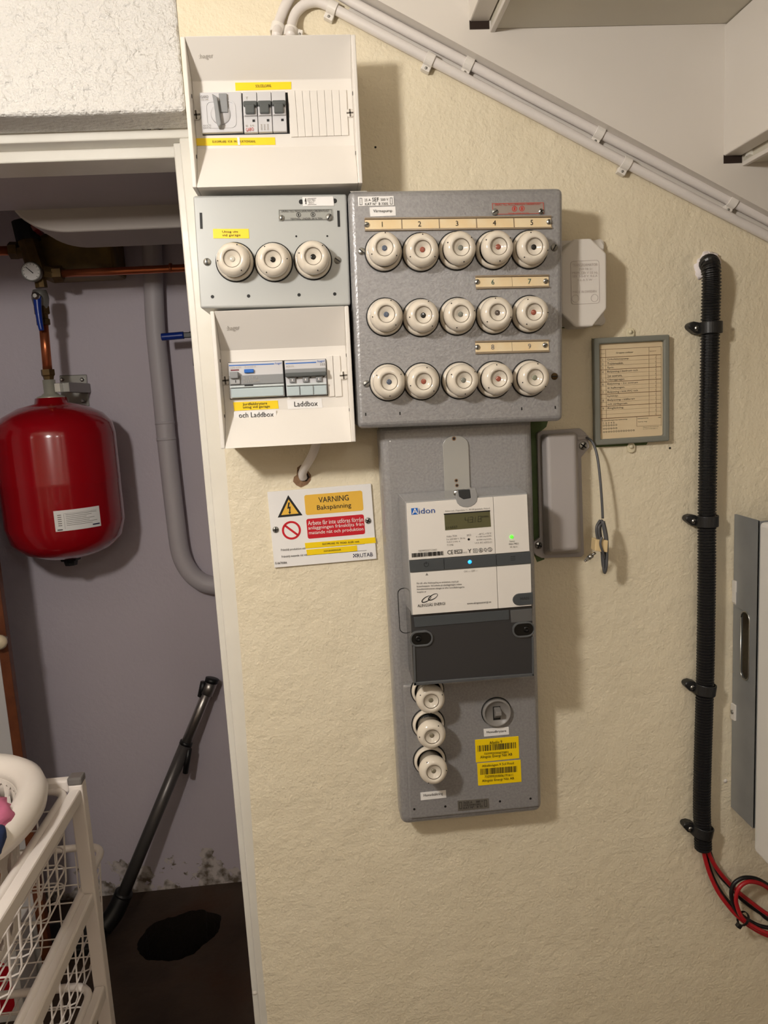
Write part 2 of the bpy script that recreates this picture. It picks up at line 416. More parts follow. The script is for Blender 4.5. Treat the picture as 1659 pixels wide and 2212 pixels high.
# floor with the open pit
def floor():
    c = atz(388, 2018, 0.0)
    rx, ry = 0.115, 0.10
    hole = []
    for k in range(72):
        a = 2*math.pi*k/72; q = 1+0.14*noise.noise(Vector((math.cos(a)*1.5, math.sin(a)*1.5, 3.1)))+0.06*noise.noise(Vector((math.cos(a)*6, math.sin(a)*6, 1.1)))
        hole.append((c.x+rx*q*math.cos(a)+0.02*math.sin(a), c.y+ry*q*math.sin(a)))
    v = []; f = []
    n = 72
    R = 0.32
    for k in range(n): v.append((*hole[k], 0))
    for k in range(n):
        a = 2*math.pi*k/n; s = max(abs(math.cos(a)), abs(math.sin(a)))
        v.append((c.x+R*math.cos(a)/s, c.y+R*math.sin(a)/s*0.55, 0))
    for k in range(n): f.append((k, (k+1) % n, n+(k+1) % n, n+k))
    mb = MB().add(v, f)
    x0, x1, y0, y1 = c.x-R, c.x+R, c.y-R*0.55, c.y+R*0.55
    X0, X1, Y0, Y1 = XMIN-0.1, XMAX+0.1, YMIN-0.1, YB+0.1
    for (a, b_, c_, d) in ((X0, x0, Y0, Y1), (x1, X1, Y0, Y1), (x0, x1, Y0, y0), (x0, x1, y1, Y1)):
        mb.add([(a, c_, 0), (b_, c_, 0), (b_, d, 0), (a, d, 0)], [(0, 1, 2, 3)])
    o = struct(mb.build('floor', FLOOR))
    p = MB(); pv = [(x, y, 0) for x, y in hole] + [(c.x+(x-c.x)*0.85, c.y+(y-c.y)*0.85, -0.22) for x, y in hole]
    p.add(pv, [(k, (k+1) % n, n+(k+1) % n, n+k) for k in range(n)] + [tuple(range(n, 2*n))])
    p.build('floor_pit', mat('pit_earth', (34, 26, 20), 0.95, bump=[(60, 0.8, 0.01, 4)]), o)
    return o
floor()
# the rest of the room, behind the camera
struct(MB().box(XMIN, XMAX, YMIN, 0.0, CEIL, CEIL+0.05).build('ceiling', ROOM))
struct(MB().box(XMIN-0.08, XMIN, YMIN, 0.066, 0, CEIL).build('wall_left', ROOM))
struct(MB().box(XMAX, XMAX+0.08, YMIN, 0.066, 0, CEIL).build('wall_right', ROOM))
struct(MB().box(XMIN, XMAX, YMIN-0.08, YMIN, 0, CEIL).build('wall_rear', ROOM))
# old green paint left on the wall around the later boxes
def patch(name, px, M, d=0.0005):
    MB().prism([(p.x, p.z) for p in (at(u, v, 0) for u, v in px)], 0.002, -d).build(name, M, wall_front)
patch('old_paint_patch', [(1146, 905), (1184, 908), (1180, 922), (1170, 930), (1168, 1050), (1172, 1190), (1176, 1208), (1160, 1214), (1150, 1190)], OLDGREEN)
patch('old_paint_patch', [(1205, 530), (1236, 527), (1232, 545), (1216, 560)], OLDGREEN)
patch('old_paint_patch', [(1205, 668), (1222, 678), (1236, 700), (1240, 709), (1205, 709)], OLDGREEN)
patch('old_paint_patch', [(1278, 730), (1286, 740), (1290, 955), (1400, 953), (1396, 961), (1288, 966), (1282, 950)], OLDGREEN)
# broken plaster where the white cable enters the wall
patch('broken_plaster', [(642, 1010), (650, 1004), (660, 1010), (672, 1026), (671, 1037), (664, 1046), (650, 1053), (640, 1048), (633, 1040), (635, 1030), (641, 1026)], CHIP, 0.0008)
patch('cable_hole', [(643, 1016), (652, 1008), (664, 1022), (669, 1030), (663, 1039), (652, 1036), (644, 1028)], mat('dark_hole', (38, 24, 16), 0.9), 0.0014)
patch('white_paint_band', [(745, 31), (928, 128), (1352, 352), (1659, 510), (2250, 817), (2250, 770), (1659, 464), (1352, 306), (928, 84), (770, 0)], STAIRW, 0.0004)
# small specks and screw plugs
for (u, v, r, M) in ((811, 318, 0.0016, BLK), (1567, 1687, 0.0035, WPL2), (1447, 968, 0.0018, BLK)):
    p = at(u, v, 0); MB().lathe([(r, 0), (r*0.8, 0.001), (0, 0.0014)], 10, c=(p.x, 0, p.z)).build('wall_speck', M, wall_front)

# ------------------------------------------------------------------ ceiling lamp (above and left of the camera, out of the picture)
lt = thing('ceiling_lamp', 'round white globe ceiling lamp hanging left of the stairs', 'lamp', (LAMP_POS.x, LAMP_POS.y, CEIL))
dz = LAMP_POS.z-CEIL
MB().lathe([(0.05, 0), (0.05, -0.02), (0.012, -0.035), (0.012, dz+LAMP_R+0.03), (0.028, dz+LAMP_R+0.02), (0.028, dz+LAMP_R-0.006)], 24, axis='z').build('lamp_base', WPL2, lt)
gl = MB().lathe([(max(LAMP_R*math.sin(math.pi*k/12), 0), dz+LAMP_R*math.cos(math.pi*k/12)) for k in range(13)], 20, axis='z')
GLOBE = bpy.data.materials.new('lamp_globe_glow'); GLOBE.use_nodes = True
nt = GLOBE.node_tree; nt.nodes.clear(); e = nt.nodes.new('ShaderNodeEmission'); oo = nt.nodes.new('ShaderNodeOutputMaterial')
e.inputs[0].default_value = (*LAMP_COLOR, 1); e.inputs[1].default_value = LAMP_STRENGTH; nt.links.new(e.outputs[0], oo.inputs[0])
gl.build('lamp_globe', GLOBE, lt)
l2 = thing('room_lamp', 'large white globe lamp on the ceiling behind the camera', 'lamp', (ROOM_LAMP_POS.x, ROOM_LAMP_POS.y, CEIL))
dz = ROOM_LAMP_POS.z-CEIL
MB().lathe([(0.07, 0), (0.07, -0.03), (0.045, -0.04), (0.045, dz+ROOM_LAMP_R-0.01)], 24, axis='z').build('lamp_base', WPL2, l2)
g2 = MB().lathe([(max(ROOM_LAMP_R*math.sin(math.pi*k/12), 0), dz+ROOM_LAMP_R*math.cos(math.pi*k/12)) for k in range(13)], 20, axis='z')
GLOBE2 = GLOBE.copy(); GLOBE2.name = 'room_lamp_glow'
[n for n in GLOBE2.node_tree.nodes if n.type == 'EMISSION'][0].inputs[1].default_value = ROOM_LAMP_STRENGTH
g2.build('lamp_globe', GLOBE2, l2)

# ------------------------------------------------------------------ staircase seen from below
S = 0.030                                   # stringer thickness
st = thing('staircase', 'white painted wooden staircase seen from below, top right', 'staircase', (0, 0, 0))
e0, e1 = at(889, 40, -S), at(1659, 457, -S)
sl = (e1.z-e0.z)/(e1.x-e0.x)
ez = lambda x: e0.z+(x-e0.x)*sl
xb = 1.25
ctop = CEIL-0.001
xa = e0.x+(ctop-e0.z)/sl                    # where the lower edge reaches the ceiling
xm = e0.x+(ctop-0.42-e0.z)/sl
STR = [(xa, ctop), (xb, ez(xb)), (xb, min(ez(xb)+0.42, ctop)), (xm, ctop)]
MB().prism(STR, -0.001, -S).build('stringer', STAIRW, st)
YO = -0.98
t1 = at(1060, 63, -S); t1r = at(1557, 66, -S)
t0 = at(1605, 352, -S); rs = at(1563, 340, -S)
run = t0.x-t1.x; rise = t1.z-t0.z; thk = t0.x-rs.x
for k in range(-1, 5):
    x0 = t1.x-k*run; z0 = t1.z+k*rise      # tread k: underside at z0, from x0 rightwards
    if z0+0.04 > CEIL: break
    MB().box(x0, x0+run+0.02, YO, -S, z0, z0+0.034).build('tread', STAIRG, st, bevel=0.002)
    if z0+rise > CEIL-0.02: continue
    MB().box(x0-thk, x0-0.0015, YO, -S+0.002, z0+0.010, z0+rise-0.001).build('riser', STAIRW, st, bevel=0.002)
    MB().box(x0-thk, x0-0.002, -S-0.0008, -S+0.002, z0+0.000, z0+0.0115).build('housing_slot', mat('slot_dark', (44, 30, 22), 0.9), st)
    # painted-over ledge along the back edge of the tread
    MB().box(x0-0.0012, x0+0.006, YO, -S, z0-0.004, z0+0.002).build('edge_bead', STAIRW, st, bevel=0.001)
MB().prism(STR, YO-0.04, YO).build('stringer', STAIRW, st)
# crack of plaster flake at the notch
p = at(1622, 318, -S-0.02)
MB().prism([(p.x-0.004, p.z-0.010), (p.x+0.002, p.z-0.012), (p.x+0.012, p.z+0.004), (p.x+0.008, p.z+0.010), (p.x, p.z)], -S-0.025, -S-0.012).build('paint_flake', WPAINT, st)

# ------------------------------------------------------------------ screws shared by many devices
def screw(dev, u, v, d, r=0.004, kind='slot', M=None, parent=None, ang=None, name='screw'):
    x, z = dev.l(u, v, d); M = M or STEEL
    o = MB().lathe([(r, -0.0006), (r, 0.0012), (r*0.85, 0.0020), (0, 0.0024)], 18, c=(x, -d, z)).build(name, M, parent or dev.root)
    a = random.uniform(0, math.pi) if ang is None else math.radians(ang)
    mb = MB()
    for q in ([a] if kind == 'slot' else [a, a+math.pi/2]):
        L, W = r*0.82, r*0.16
        c, s_ = math.cos(q), math.sin(q)
        mb.prism([(x+L*c-W*s_, z+L*s_+W*c), (x-L*c-W*s_, z-L*s_+W*c), (x-L*c+W*s_, z-L*s_-W*c), (x+L*c+W*s_, z+L*s_-W*c)], -d-0.0008, -d-0.0026)
    mb.build('screw_slot', BLK if M is not WPL2 else mat('dull_slot', (92, 84, 74), 0.6), o)
    return o
def hole(dev, u, v, d, r, name='screw_hole', parent=None):
    x, z = dev.l(u, v, d)
    return MB().prism(disc(x, z, r, 12), -d+0.001, -d-0.0003).build(name, BLK, parent or dev.root)
def slot(dev, u, v, wpx, hpx, d, parent=None):
    return dev.quad('slot', [(u-wpx/2-hpx*.02, v-hpx/2), (u+wpx/2-hpx*.02, v-hpx/2), (u+wpx/2+hpx*.02, v+hpx/2), (u-wpx/2+hpx*.02, v+hpx/2)], BLK, d, 0.0003, parent)

# ------------------------------------------------------------------ consumer units (white boxes with a sloping recessed front)
def consumer_unit(name, label, corners, vflat0, vflat1, umid):
    D0, D1 = 0.100, 0.069
    dv = Dev(name, label, 'fuse box', corners, D0)
    W, Hh = dv.w/2, dv.h/2
    z1 = dv.l(umid, vflat0, D1)[1]; z2 = dv.l(umid, vflat1, D1)[1]
    def df(z):
        if z >= z1: return D1+(D0-D1)*min((z-z1)/(Hh-z1), 1)
        if z <= z2: return D1+(D0-D1)*min((z2-z)/(z2+Hh), 1)
        return D1
    dv.df = df; dv.D1 = D1
    fl = 0.0055
    MB().prismx([(-0.001, -Hh), (-D0, -Hh), (-D1, z2), (-D1, z1), (-D0, Hh), (-0.001, Hh)], -W+fl, W-fl).build('cover', WPL, dv.root, 0.0008)
    for s in (-1, 1):
        x0, x1 = sorted((s*W, s*(W-fl)))
        MB().box(x0, x1, -D0, -0.001, -Hh, Hh).build('side_panel', WPL, dv.root, 0.0012)
        for zz in (0.30, -0.52, -0.78):
            xx = s*(W-fl)-s*0.0002
            MB().box(xx-0.0004, xx+0.0004, -0.082, -0.079, zz*Hh-0.002, zz*Hh+0.002).build('vent_slit', BLK, dv.root)
    return dv

u1 = consumer_unit('consumer_unit', 'white plastic fuse box at the top with three grey breakers and a rotary switch',
                   [(390, 79), (767, 73), (784, 396), (414.5, 404.5)], 173, 318, 590)
R1 = u1.root; d1 = u1.D1
text(u1, None, ':hager', (430, 124), (461, 122), LINK, h=13)
lab = u1.quad('yellow_label', [(508, 179), (629, 177), (629, 193), (509, 196)], YLAB, d1); text(u1, lab, 'SOLCELLSANL', (552, 186.5), (586, 185.5), INK, d1+0.0005, h=6)
lab = u1.quad('yellow_label', [(420, 299), (594, 297), (595, 313), (422, 315)], YLAB, d1); text(u1, lab, 'ELKOPPLARE  FÖR  PRODUKTIONSANL', (459, 306), (552, 305), INK, d1+0.0005, h=6)
u1.quad('glare_strip', [(512, 296), (517, 296), (519, 313), (514, 313)], WLAB, d1+0.0011, 0.0004)  # white strip imitating the glare on a worn glossy spot of the label
u1.quad('module_opening', [(433, 203), (622, 200), (626, 289), (438, 293)], BLK, d1, 0.0004)
# rotary main switch, three modules wide
FB = 0.0755
ms = u1.quad('main_switch', [(432, 204), (522, 202), (526, 288), (438, 291)], MODG, d1, FB-d1, bevel=0.001)
tmp = [u1.l(*q, FB) for q in ((432, 204), (522, 202), (526, 288), (438, 291))]
cx, cz = u1.l(477, 247, FB)
MB().frame(rrect(cx-0.019, cx+0.019, cz-0.0165, cz+0.0165, 0.007), rrect(cx-0.017, cx+0.017, cz-0.0145, cz+0.0145, 0.006), -FB+0.0005, -FB-0.0008).build('dial_rim', MODG, ms, 0.0003)
MB().lathe([(0.0125, 0), (0.0115, 0.002), (0, 0.0022)], 28, c=(cx, -FB, cz)).build('dial', MODG, ms)
MB().box(cx-0.0005, cx+0.0095, -FB-0.0042, -FB, cz+0.001, cz+0.0235).build('pointer_block', MODM, ms, 0.0008)
MB().prism([(cx-0.008, cz+0.021), (cx-0.002, cz+0.017), (cx+0.0005, cz-0.015), (cx-0.003, cz-0.0185), (cx-0.0055, cz-0.012), (cx-0.0065, cz+0.008)], -FB, -FB-0.011).build('switch_handle', MODM, ms, 0.001)
text(u1, ms, 'GARO', (433.5, 210), (450, 209), GINK, FB, h=6)
text(u1, ms, 'HS 340', (435, 216), (450, 215), LINK, FB, h=4)
text(u1, ms, '40A AC-22', (439, 272), (456, 271), GINK, FB, h=4)
text(u1, ms, '35A AC-23', (439, 277), (456, 276), GINK, FB, h=4)
def breaker(dv, px, d, first):
    """px = quad of the module front"""
    (a, b, c, e) = px
    def q(s, t):
        u = (a[0]*(1-s)+b[0]*s)*(1-t)+(e[0]*(1-s)+c[0]*s)*t; v = (a[1]*(1-s)+b[1]*s)*(1-t)+(e[1]*(1-s)+c[1]*s)*t
        return (u, v)
    def rect(s0, s1, t0, t1): return [q(s0, t0), q(s1, t0), q(s1, t1), q(s0, t1)]
    br = dv.quad('circuit_breaker', rect(0.02, 0.98, 0, 1), MODG, dv.D1, d-dv.D1, bevel=0.0006)
    dv.quad('nose', rect(0.06, 0.94, 0.38, 0.56), MODG, d, 0.003, br, 0.0006)
    dv.quad('toggle_hood', rect(0.02, 0.98, 0.20, 0.34), MODD, d, 0.0045, br, 0.0018)
    dv.quad('toggle', rect(0.16, 0.80, 0.30, 0.54), MODD, d, 0.0075, br, 0.0012)
    dv.quad('indicator_window', rect(0.60, 0.78, 0.645, 0.705), BLK, d, 0.0003, br)
    dv.quad('joint_line', rect(0.0, 1.0, 0.565, 0.572), GINK, d, 0.0002, br)
    return br, q
for i in range(3):
    s0, s1 = i/3, (i+1)/3
    A, B, C_, E_ = (524, 202.5), (617, 200.5), (621, 287), (528, 290)
    L = lambda p, r, s: (p[0]*(1-s)+r[0]*s, p[1]*(1-s)+r[1]*s)
    br, q = breaker(u1, [L(A, B, s0), L(A, B, s1), L(E_, C_, s1), L(E_, C_, s0)], FB, i == 0)
    if i == 0:
        text(u1, br, 'GARO', q(0.12, 0.90), q(0.66, 0.88), RINK, FB, h=7.5)
        text(u1, br, 'B 16', q(0.12, 0.80), q(0.7, 0.79), LINK, FB, h=4)
        text(u1, br, 'T', q(0.18, 0.11), q(0.36, 0.11), LINK, FB, h=5)
    if i == 1:
        for k in range(3):
            text(u1, br, 'z', q(0.14+0.22*k, 0.80), q(0.27+0.22*k, 0.80), LINK, FB, h=5); text(u1, br, 'z', q(0.14+0.22*k, 0.88), q(0.27+0.22*k, 0.88), LINK, FB, h=5)
# blanking plate made of eight snap-off strips
for i in range(8):
    A, B, C_, E_ = (621, 197), (748, 195), (753, 293), (629, 297)
    s0, s1 = i/8+0.002, (i+1)/8-0.002
    u1.quad('blanking_strip', [L(A, B, s0), L(A, B, s1), L(E_, C_, s1), L(E_, C_, s0)], WPL, d1, 0.0022 if i % 2 else 0.0026, bevel=0.0004)
screw(u1, 424, 249, d1, 0.0065, 'cross', WPL2, ang=3); screw(u1, 756, 245, d1, 0.0055, 'cross', WPL2, ang=3)

u2 = consumer_unit('consumer_unit', 'white plastic fuse box with blue-striped residual current breaker labelled Laddbox',
                   [(452, 672), (752, 661), (770, 956), (478, 968)], 752, 885, 612)
text(u2, None, ':hager', (490, 711), (518, 708.5), LINK, h=13)
d1 = u2.D1
u2.quad('module_opening', [(493, 783), (706, 775), (710, 854), (497, 863)], BLK, d1, 0.0004)
def modgrid(dv, px):
    a, b, c, e = px
    def q(s, t):
        return ((a[0]*(1-s)+b[0]*s)*(1-t)+(e[0]*(1-s)+c[0]*s)*t, (a[1]*(1-s)+b[1]*s)*(1-t)+(e[1]*(1-s)+c[1]*s)*t)
    return q, (lambda s0, s1, t0, t1: [q(s0, t0), q(s1, t0), q(s1, t1), q(s0, t1)])
px = [(493, 784.5), (610.5, 780), (615.5, 856), (498.5, 861.5)]
q, rc = modgrid(u2, px)
rcd = u2.quad('residual_current_breaker', px, MODG, d1, FB-d1, bevel=0.0008)
u2.quad('blue_stripe', rc(0.01, 0.84, 0.055, 0.085), BLUEP, FB, 0.0002, rcd)
text(u2, rcd, ':hager', q(0.85, 0.065), q(0.985, 0.06), BLUEP, FB, h=6)
u2.quad('front_step', rc(0.0, 1.0, 0.36, 0.62), MODM, FB, 0.003, rcd, 0.0008)
u2.quad('test_button', rc(0.285, 0.46, 0.19, 0.295), BLUEP, FB, 0.004, rcd, 0.0008)
u2.quad('indicator_window', rc(0.035, 0.19, 0.185, 0.22), mat('dark_red_window', (110, 20, 36), 0.4), FB, 0.0004, rcd)
u2.quad('toggle', rc(0.03, 0.18, 0.25, 0.44), MODM, FB, 0.011, rcd, 0.0012)
u2.quad('toggle_base', rc(0.02, 0.20, 0.44, 0.60), mat('toggle_grey', (168, 168, 168), 0.4), FB, 0.006, rcd, 0.0008)
u2.quad('mark', rc(0.105, 0.12, 0.48, 0.555), INK, FB+0.006, 0.0002, rcd)
u2.quad('terminal_cover', rc(0.015, 0.985, 0.72, 0.98), CLEARB, FB, 0.003, rcd, 0.0012)
u2.quad('cover_ridge', rc(0.0, 1.0, 0.64, 0.70), mat('pale_blue_grey', (206, 214, 216), 0.3), FB, 0.004, rcd, 0.001)
u2.quad('label_slot', rc(0.27, 0.43, 0.625, 0.665), BLK, FB+0.004, 0.0004, rcd)
text(u2, rcd, 'CDN 425N     25 A 0,03 A', q(0.03, 0.14), q(0.50, 0.125), LINK, FB, h=5)
text(u2, rcd, 'N 1  3  5   A', q(0.26, 0.45), q(0.52, 0.43), LINK, FB+0.003, h=5)
text(u2, rcd, 'N 2  4  6  230/400', q(0.26, 0.54), q(0.55, 0.52), LINK, FB+0.003, h=5)
px = [(614.5, 780), (703, 776), (707, 852.5), (620, 856)]
q, rc = modgrid(u2, px)
mcb = u2.quad('circuit_breaker', px, MODG, d1, FB-d1, bevel=0.0008)
u2.quad('blue_stripe', rc(0.02, 0.77, 0.06, 0.09), BLUEP, FB, 0.0002, mcb)
text(u2, mcb, ':hager', q(0.79, 0.055), q(0.985, 0.05), BLUEP, FB, h=6)
text(u2, mcb, 'MCN 316', q(0.03, 0.16), q(0.22, 0.15), LINK, FB, h=4.5)
text(u2, mcb, '333', q(0.86, 0.145), q(0.98, 0.14), GINK, FB, h=5)
u2.quad('toggle_bar', rc(0.0, 1.0, 0.24, 0.36), MODM, FB, 0.006, mcb, 0.001)
u2.quad('toggle_bar', rc(0.0, 1.0, 0.35, 0.46), MODD, FB, 0.009, mcb, 0.001)
for i in range(3):
    c0 = 0.09+0.325*i
    u2.quad('indicator', rc(c0, c0+0.14, 0.47, 0.62), MODM, FB, 0.004, mcb, 0.0005)
    u2.quad('mark', rc(c0+0.06, c0+0.08, 0.52, 0.575), WINK, FB+0.004, 0.0002, mcb)
    u2.quad('mark', rc(c0+0.175, c0+0.22, 0.475, 0.495), INK, FB, 0.0003, mcb)
    u2.quad('mark', rc(c0+0.175, c0+0.19, 0.475, 0.52), INK, FB, 0.0003, mcb)
    u2.quad('terminal_cover', rc(0.01+i/3, 0.325+i/3, 0.73, 0.99), CLEARB, FB, 0.003, mcb, 0.001)
u2.quad('cover_ridge', rc(0.0, 1.0, 0.65, 0.71), mat('pale_blue_grey', (206, 214, 216), 0.3), FB, 0.004, mcb, 0.001)
for (a, b) in ((704, 718), (719, 734)):
    u2.quad('blanking_strip', [(a, 769-(a-704)*.03), (b, 768), (b+5, 856), (a+5, 857.5)], WPL, d1, 0.0024, bevel=0.0005)
lab = u2.quad('yellow_label', [(503.5, 869), (600, 865), (602, 882.5), (506, 887.5)], YLAB, d1)
text(u2, lab, 'Jordfelsbrytare', (524, 874), (577, 871.5), INK, d1+0.0005, h=7.5); text(u2, lab, 'uttag vid garage', (525, 880.5), (583, 878), INK, d1+0.0005, h=7)
lab = u2.quad('white_label', [(620, 864), (695, 861), (697, 881), (622, 884)], WLAB, d1); text(u2, lab, 'Laddbox', (635.5, 873), (686, 871), INK, d1+0.0005, h=11)
u2d = u2.df
zq = u2.l(550, 896)[1]; dq = u2.df(zq)
lab = u2.quad('white_label', [(505, 889), (596, 886), (597.5, 904), (506, 907.5)], WLAB, dq+0.0012, 0.0004); text(u2, lab, 'och Laddbox', (516, 897), (591, 894.5), INK, dq+0.0016, h=11)
screw(u2, 487, 822, d1, 0.0065, 'cross', WPL2, ang=3); screw(u2, 742, 811, d1, 0.0062, 'cross', WPL2, ang=3)

# ------------------------------------------------------------------ sheet-metal fuse panels
eb = Dev('fuse_panel', 'smooth light grey metal fuse box with three porcelain fuses', 'fuse box', [(416.5, 423), (749, 418), (757, 659), (433, 666)], 0.085)
W, Hh = eb.w/2, eb.h/2
MB().box(-W, W, -0.085, -0.001, -Hh, Hh).build('housing', LGREY, eb.root, 0.0028, 3)
slot(eb, 434.5, 477, 5.5, 35, 0.085); slot(eb, 731.5, 472.5, 5.5, 35, 0.085)
for (u, v, r) in ((459, 641, 0.0022), (537, 639.5, 0.0022), (646, 637, 0.0022), (723, 635, 0.0022), (640, 510.5, 0.0013), (707, 510, 0.0013)): hole(eb, u, v, 0.085, r)
lab = eb.quad('yellow_label', [(460, 494.5), (537, 494.5), (538.5, 515), (461, 515)], YLAB, 0.085)
text(eb, lab, 'Uttag ute', (480, 501.5), (514, 501), INK, 0.0855, h=6); text(eb, lab, 'vid garage', (480, 509), (519.5, 508.5), INK, 0.0855, h=6.5)
for (u, v) in ((650.5, 436), (723, 434)): hole(eb, u, v, 0.085, 0.003, 'rivet_hole')
lab = eb.quad('maker_plate', [(653, 425.5), (720, 424.5), (722, 445), (654.5, 446)], WLAB, 0.085, 0.001, bevel=0.0005)
text(eb, lab, 'ELECTRO', (664, 433), (681, 432.5), GINK, 0.086, h=5); text(eb, lab, 'ENOC', (667, 438.5), (678.5, 438), GINK, 0.086, h=4.5)
def bolt_icon(dev, parent, u, v, s, M, d):
    c = dev.l(u, v, d); k = (dev.l(u+s, v, d)[0]-c[0])
    P = [(-0.05, 1), (0.22, 1), (-0.02, 0.22), (0.28, 0.32), (0.12, -0.62), (0.28, -0.60), (0.02, -1.0), (-0.2, -0.55), (-0.03, -0.60), (0.02, 0.02), (-0.3, -0.06)]
    MB().prism([(c[0]+a*k, c[1]+b*k) for a, b in P], -d-0.0002, -d-0.0011).build('lightning_mark', M, parent)
bolt_icon(eb, lab, 660, 435, 6, INK, 0.086)
for (a, b, c, e) in (((664, 428.5), (683, 428), (683.5, 429), (664, 429.5)), ((664.5, 442), (683.5, 441.5), (683.5, 442.5), (664.5, 443))): eb.quad('line', [a, b, c, e], GINK, 0.086, 0.0003, lab)
pl = eb.quad('engraved_plate', [(601, 452.5), (718.5, 451), (720, 475.5), (602, 477.5)], mat('grey_plate', (166, 168, 164), 0.3, 0.5), 0.085, 0.0008)
text(eb, pl, 'DRAG TILL NOLLSKRUVEN ORDENTLIGT', (608, 456.5), (711.5, 455.5), INK, 0.0858, h=4.5)
text(eb, pl, 'TESTHÅL UNDER SKYLTEN', (627, 472.5), (696, 471.5), INK, 0.0858, h=5)
for (u, v) in ((645, 464), (676, 463.5)):
    x, z = eb.l(u, v, 0.0858); MB().frame(disc(x, z, 0.0029), disc(x, z, 0.0023), -0.0856, -0.0864).build('symbol', INK, pl)
    MB().box(x-0.0008, x+0.0008, -0.0864, -0.0856, z-0.0014, z+0.0014).build('symbol', INK, pl)
def line_frame(dev, parent, px, d, t, M):
    P = [dev.l(u, v, d) for u, v in px]; c = (sum(p[0] for p in P)/4, sum(p[1] for p in P)/4)
    I = [(p[0]+(t if p[0] < c[0] else -t), p[1]+(t if p[1] < c[1] else -t)) for p in P]
    MB().frame(P, I, -d, -d-0.0003).build('border_line', M, parent)
line_frame(eb, pl, [(603, 454), (716.5, 452.5), (718, 474), (604, 476)], 0.0858, 0.0004, INK)
screw(eb, 608.5, 471, 0.0858, 0.0036, 'slot', parent=pl, ang=80); screw(eb, 711, 469.5, 0.0858, 0.0045, 'slot', DSTEEL, pl)
screw(eb, 447.5, 566, 0.085, 0.0048, 'slot', ang=90); screw(eb, 729, 562, 0.085, 0.0046, 'slot', DSTEEL, ang=-35)

SD = 0.095
sf = Dev('fuse_panel', 'large grey hammer-painted metal fuse box with fifteen porcelain fuses', 'fuse box', [(751.5, 412.6), (1217.7, 403.6), (1216, 909.3), (771.6, 926)], SD)
W, Hh = sf.w/2, sf.h/2
MB().box(-W, W, -SD, -0.001, -Hh, Hh).build('housing', HAM, sf.root, 0.0075, 4)
MB().prism([(-W+0.0045, Hh-0.002), (-W+0.026, Hh-0.0015), (-W+0.024, Hh+0.0006), (-W+0.003, Hh+0.0004)], -SD+0.030, -SD-0.0004+0.006).build('worn_corner', STEEL, sf.root)
lab = sf.quad('maker_plate', [(773, 425), (850.5, 423.5), (851.5, 444), (774, 446)], WLAB, SD, 0.001, bevel=0.0005)
text(sf, lab, '25 A', (787, 432.5), (800, 432), INK, SD+0.001, h=5.5); text(sf, lab, 'SEF', (803.5, 431.5), (818, 431), INK, SD+0.001, h=8.5); text(sf, lab, '500 V', (822, 431.5), (838.5, 431), INK, SD+0.001, h=5.5)
text(sf, lab, 'KAT Nº  B 3305', (788.5, 441), (838, 440), INK, SD+0.001, h=5.5)
line_frame(sf, lab, [(776.5, 428), (782, 428), (782.5, 443), (777, 443)], SD+0.001, 0.0005, INK)
line_frame(sf, lab, [(842, 427), (847.5, 427), (848, 441.5), (842.5, 441.5)], SD+0.001, 0.0005, INK)
lab = sf.quad('white_label', [(798, 448), (854, 446), (855, 466), (800, 468)], WLAB, SD); text(sf, lab, 'Värmepump', (806, 457), (847, 456), INK, SD+0.0005, h=8)
pl = sf.quad('red_lettered_plate', [(1062, 438.5), (1175, 436.5), (1176, 462.5), (1063.5, 464.5)], mat('plate_grey_red', (168, 156, 148), 0.35, 0.4), SD, 0.0008)
text(sf, pl, 'DRAG TILL NOLLSKRUVEN ORDENTLIGT', (1069, 442.5), (1168, 440.5), RINK, SD+0.0008, h=4.5)
text(sf, pl, 'TESTHÅL UNDER SKYLTEN', (1097, 461), (1142, 460), RINK, SD+0.0008, h=3.5)
for (u, v) in ((1111, 451.5), (1127, 451)):
    x, z = sf.l(u, v, SD); MB().frame(disc(x, z, 0.0034), disc(x, z, 0.0027), -SD-0.0006, -SD-0.0012).build('symbol', RINK, pl)
    MB().box(x-0.001, x+0.001, -SD-0.0012, -SD-0.0006, z-0.0018, z+0.0018).build('symbol', RINK, pl)
line_frame(sf, pl, [(1063, 439.5), (1174, 437.5), (1175, 461.5), (1064.5, 463.5)], SD+0.0008, 0.0005, RINK)
screw(sf, 1069, 458, SD+0.0008, 0.0042, 'slot', DSTEEL, pl); screw(sf, 1168.5, 457, SD+0.0008, 0.0036, 'cross', parent=pl)
def strip(px, cells, nums, scr, handwritten):
    a, b, c, e = px
    q, rc = modgrid(sf, px)
    s_ = sf.quad('number_strip', px, mat('strip_holder', (142, 122, 96), 0.3), SD, 0.0012)
    sf.quad('strip_edge', rc(0, 1, 0.0, 0.12), mat('strip_clear_edge', (150, 134, 112), 0.2), SD, 0.0034, s_, 0.0006)
    sf.quad('strip_edge', rc(0, 1, 0.88, 1.0), mat('strip_clear_edge', (150, 134, 112), 0.2), SD, 0.0034, s_, 0.0006)
    for i in range(cells):
        sf.quad('paper_field', rc(i/cells+0.003, (i+1)/cells-0.003, 0.15, 0.84), CREAM, SD+0.0012, 0.0004, s_)
        text(sf, s_, nums[i], q((i+0.47)/cells - 0.01, 0.49), q((i+0.47)/cells + 0.01, 0.49), handwritten or INK, SD+0.0014, h=11, by_height=True)
    for (u, v) in scr: screw(sf, u, v, SD+0.0016, 0.0034, 'slot', parent=s_)
strip([(787, 471), (1190, 466.5), (1192, 494.5), (788, 500)], 5, '12345', ((792, 485.5), (1185.5, 479.5)), None)
strip([(1026, 595.5), (1185, 593.5), (1186, 621.5), (1028, 625)], 2, '67', ((1030.5, 609), (1178.5, 607.5)), mat('green_ink', (50, 92, 80), 0.6))
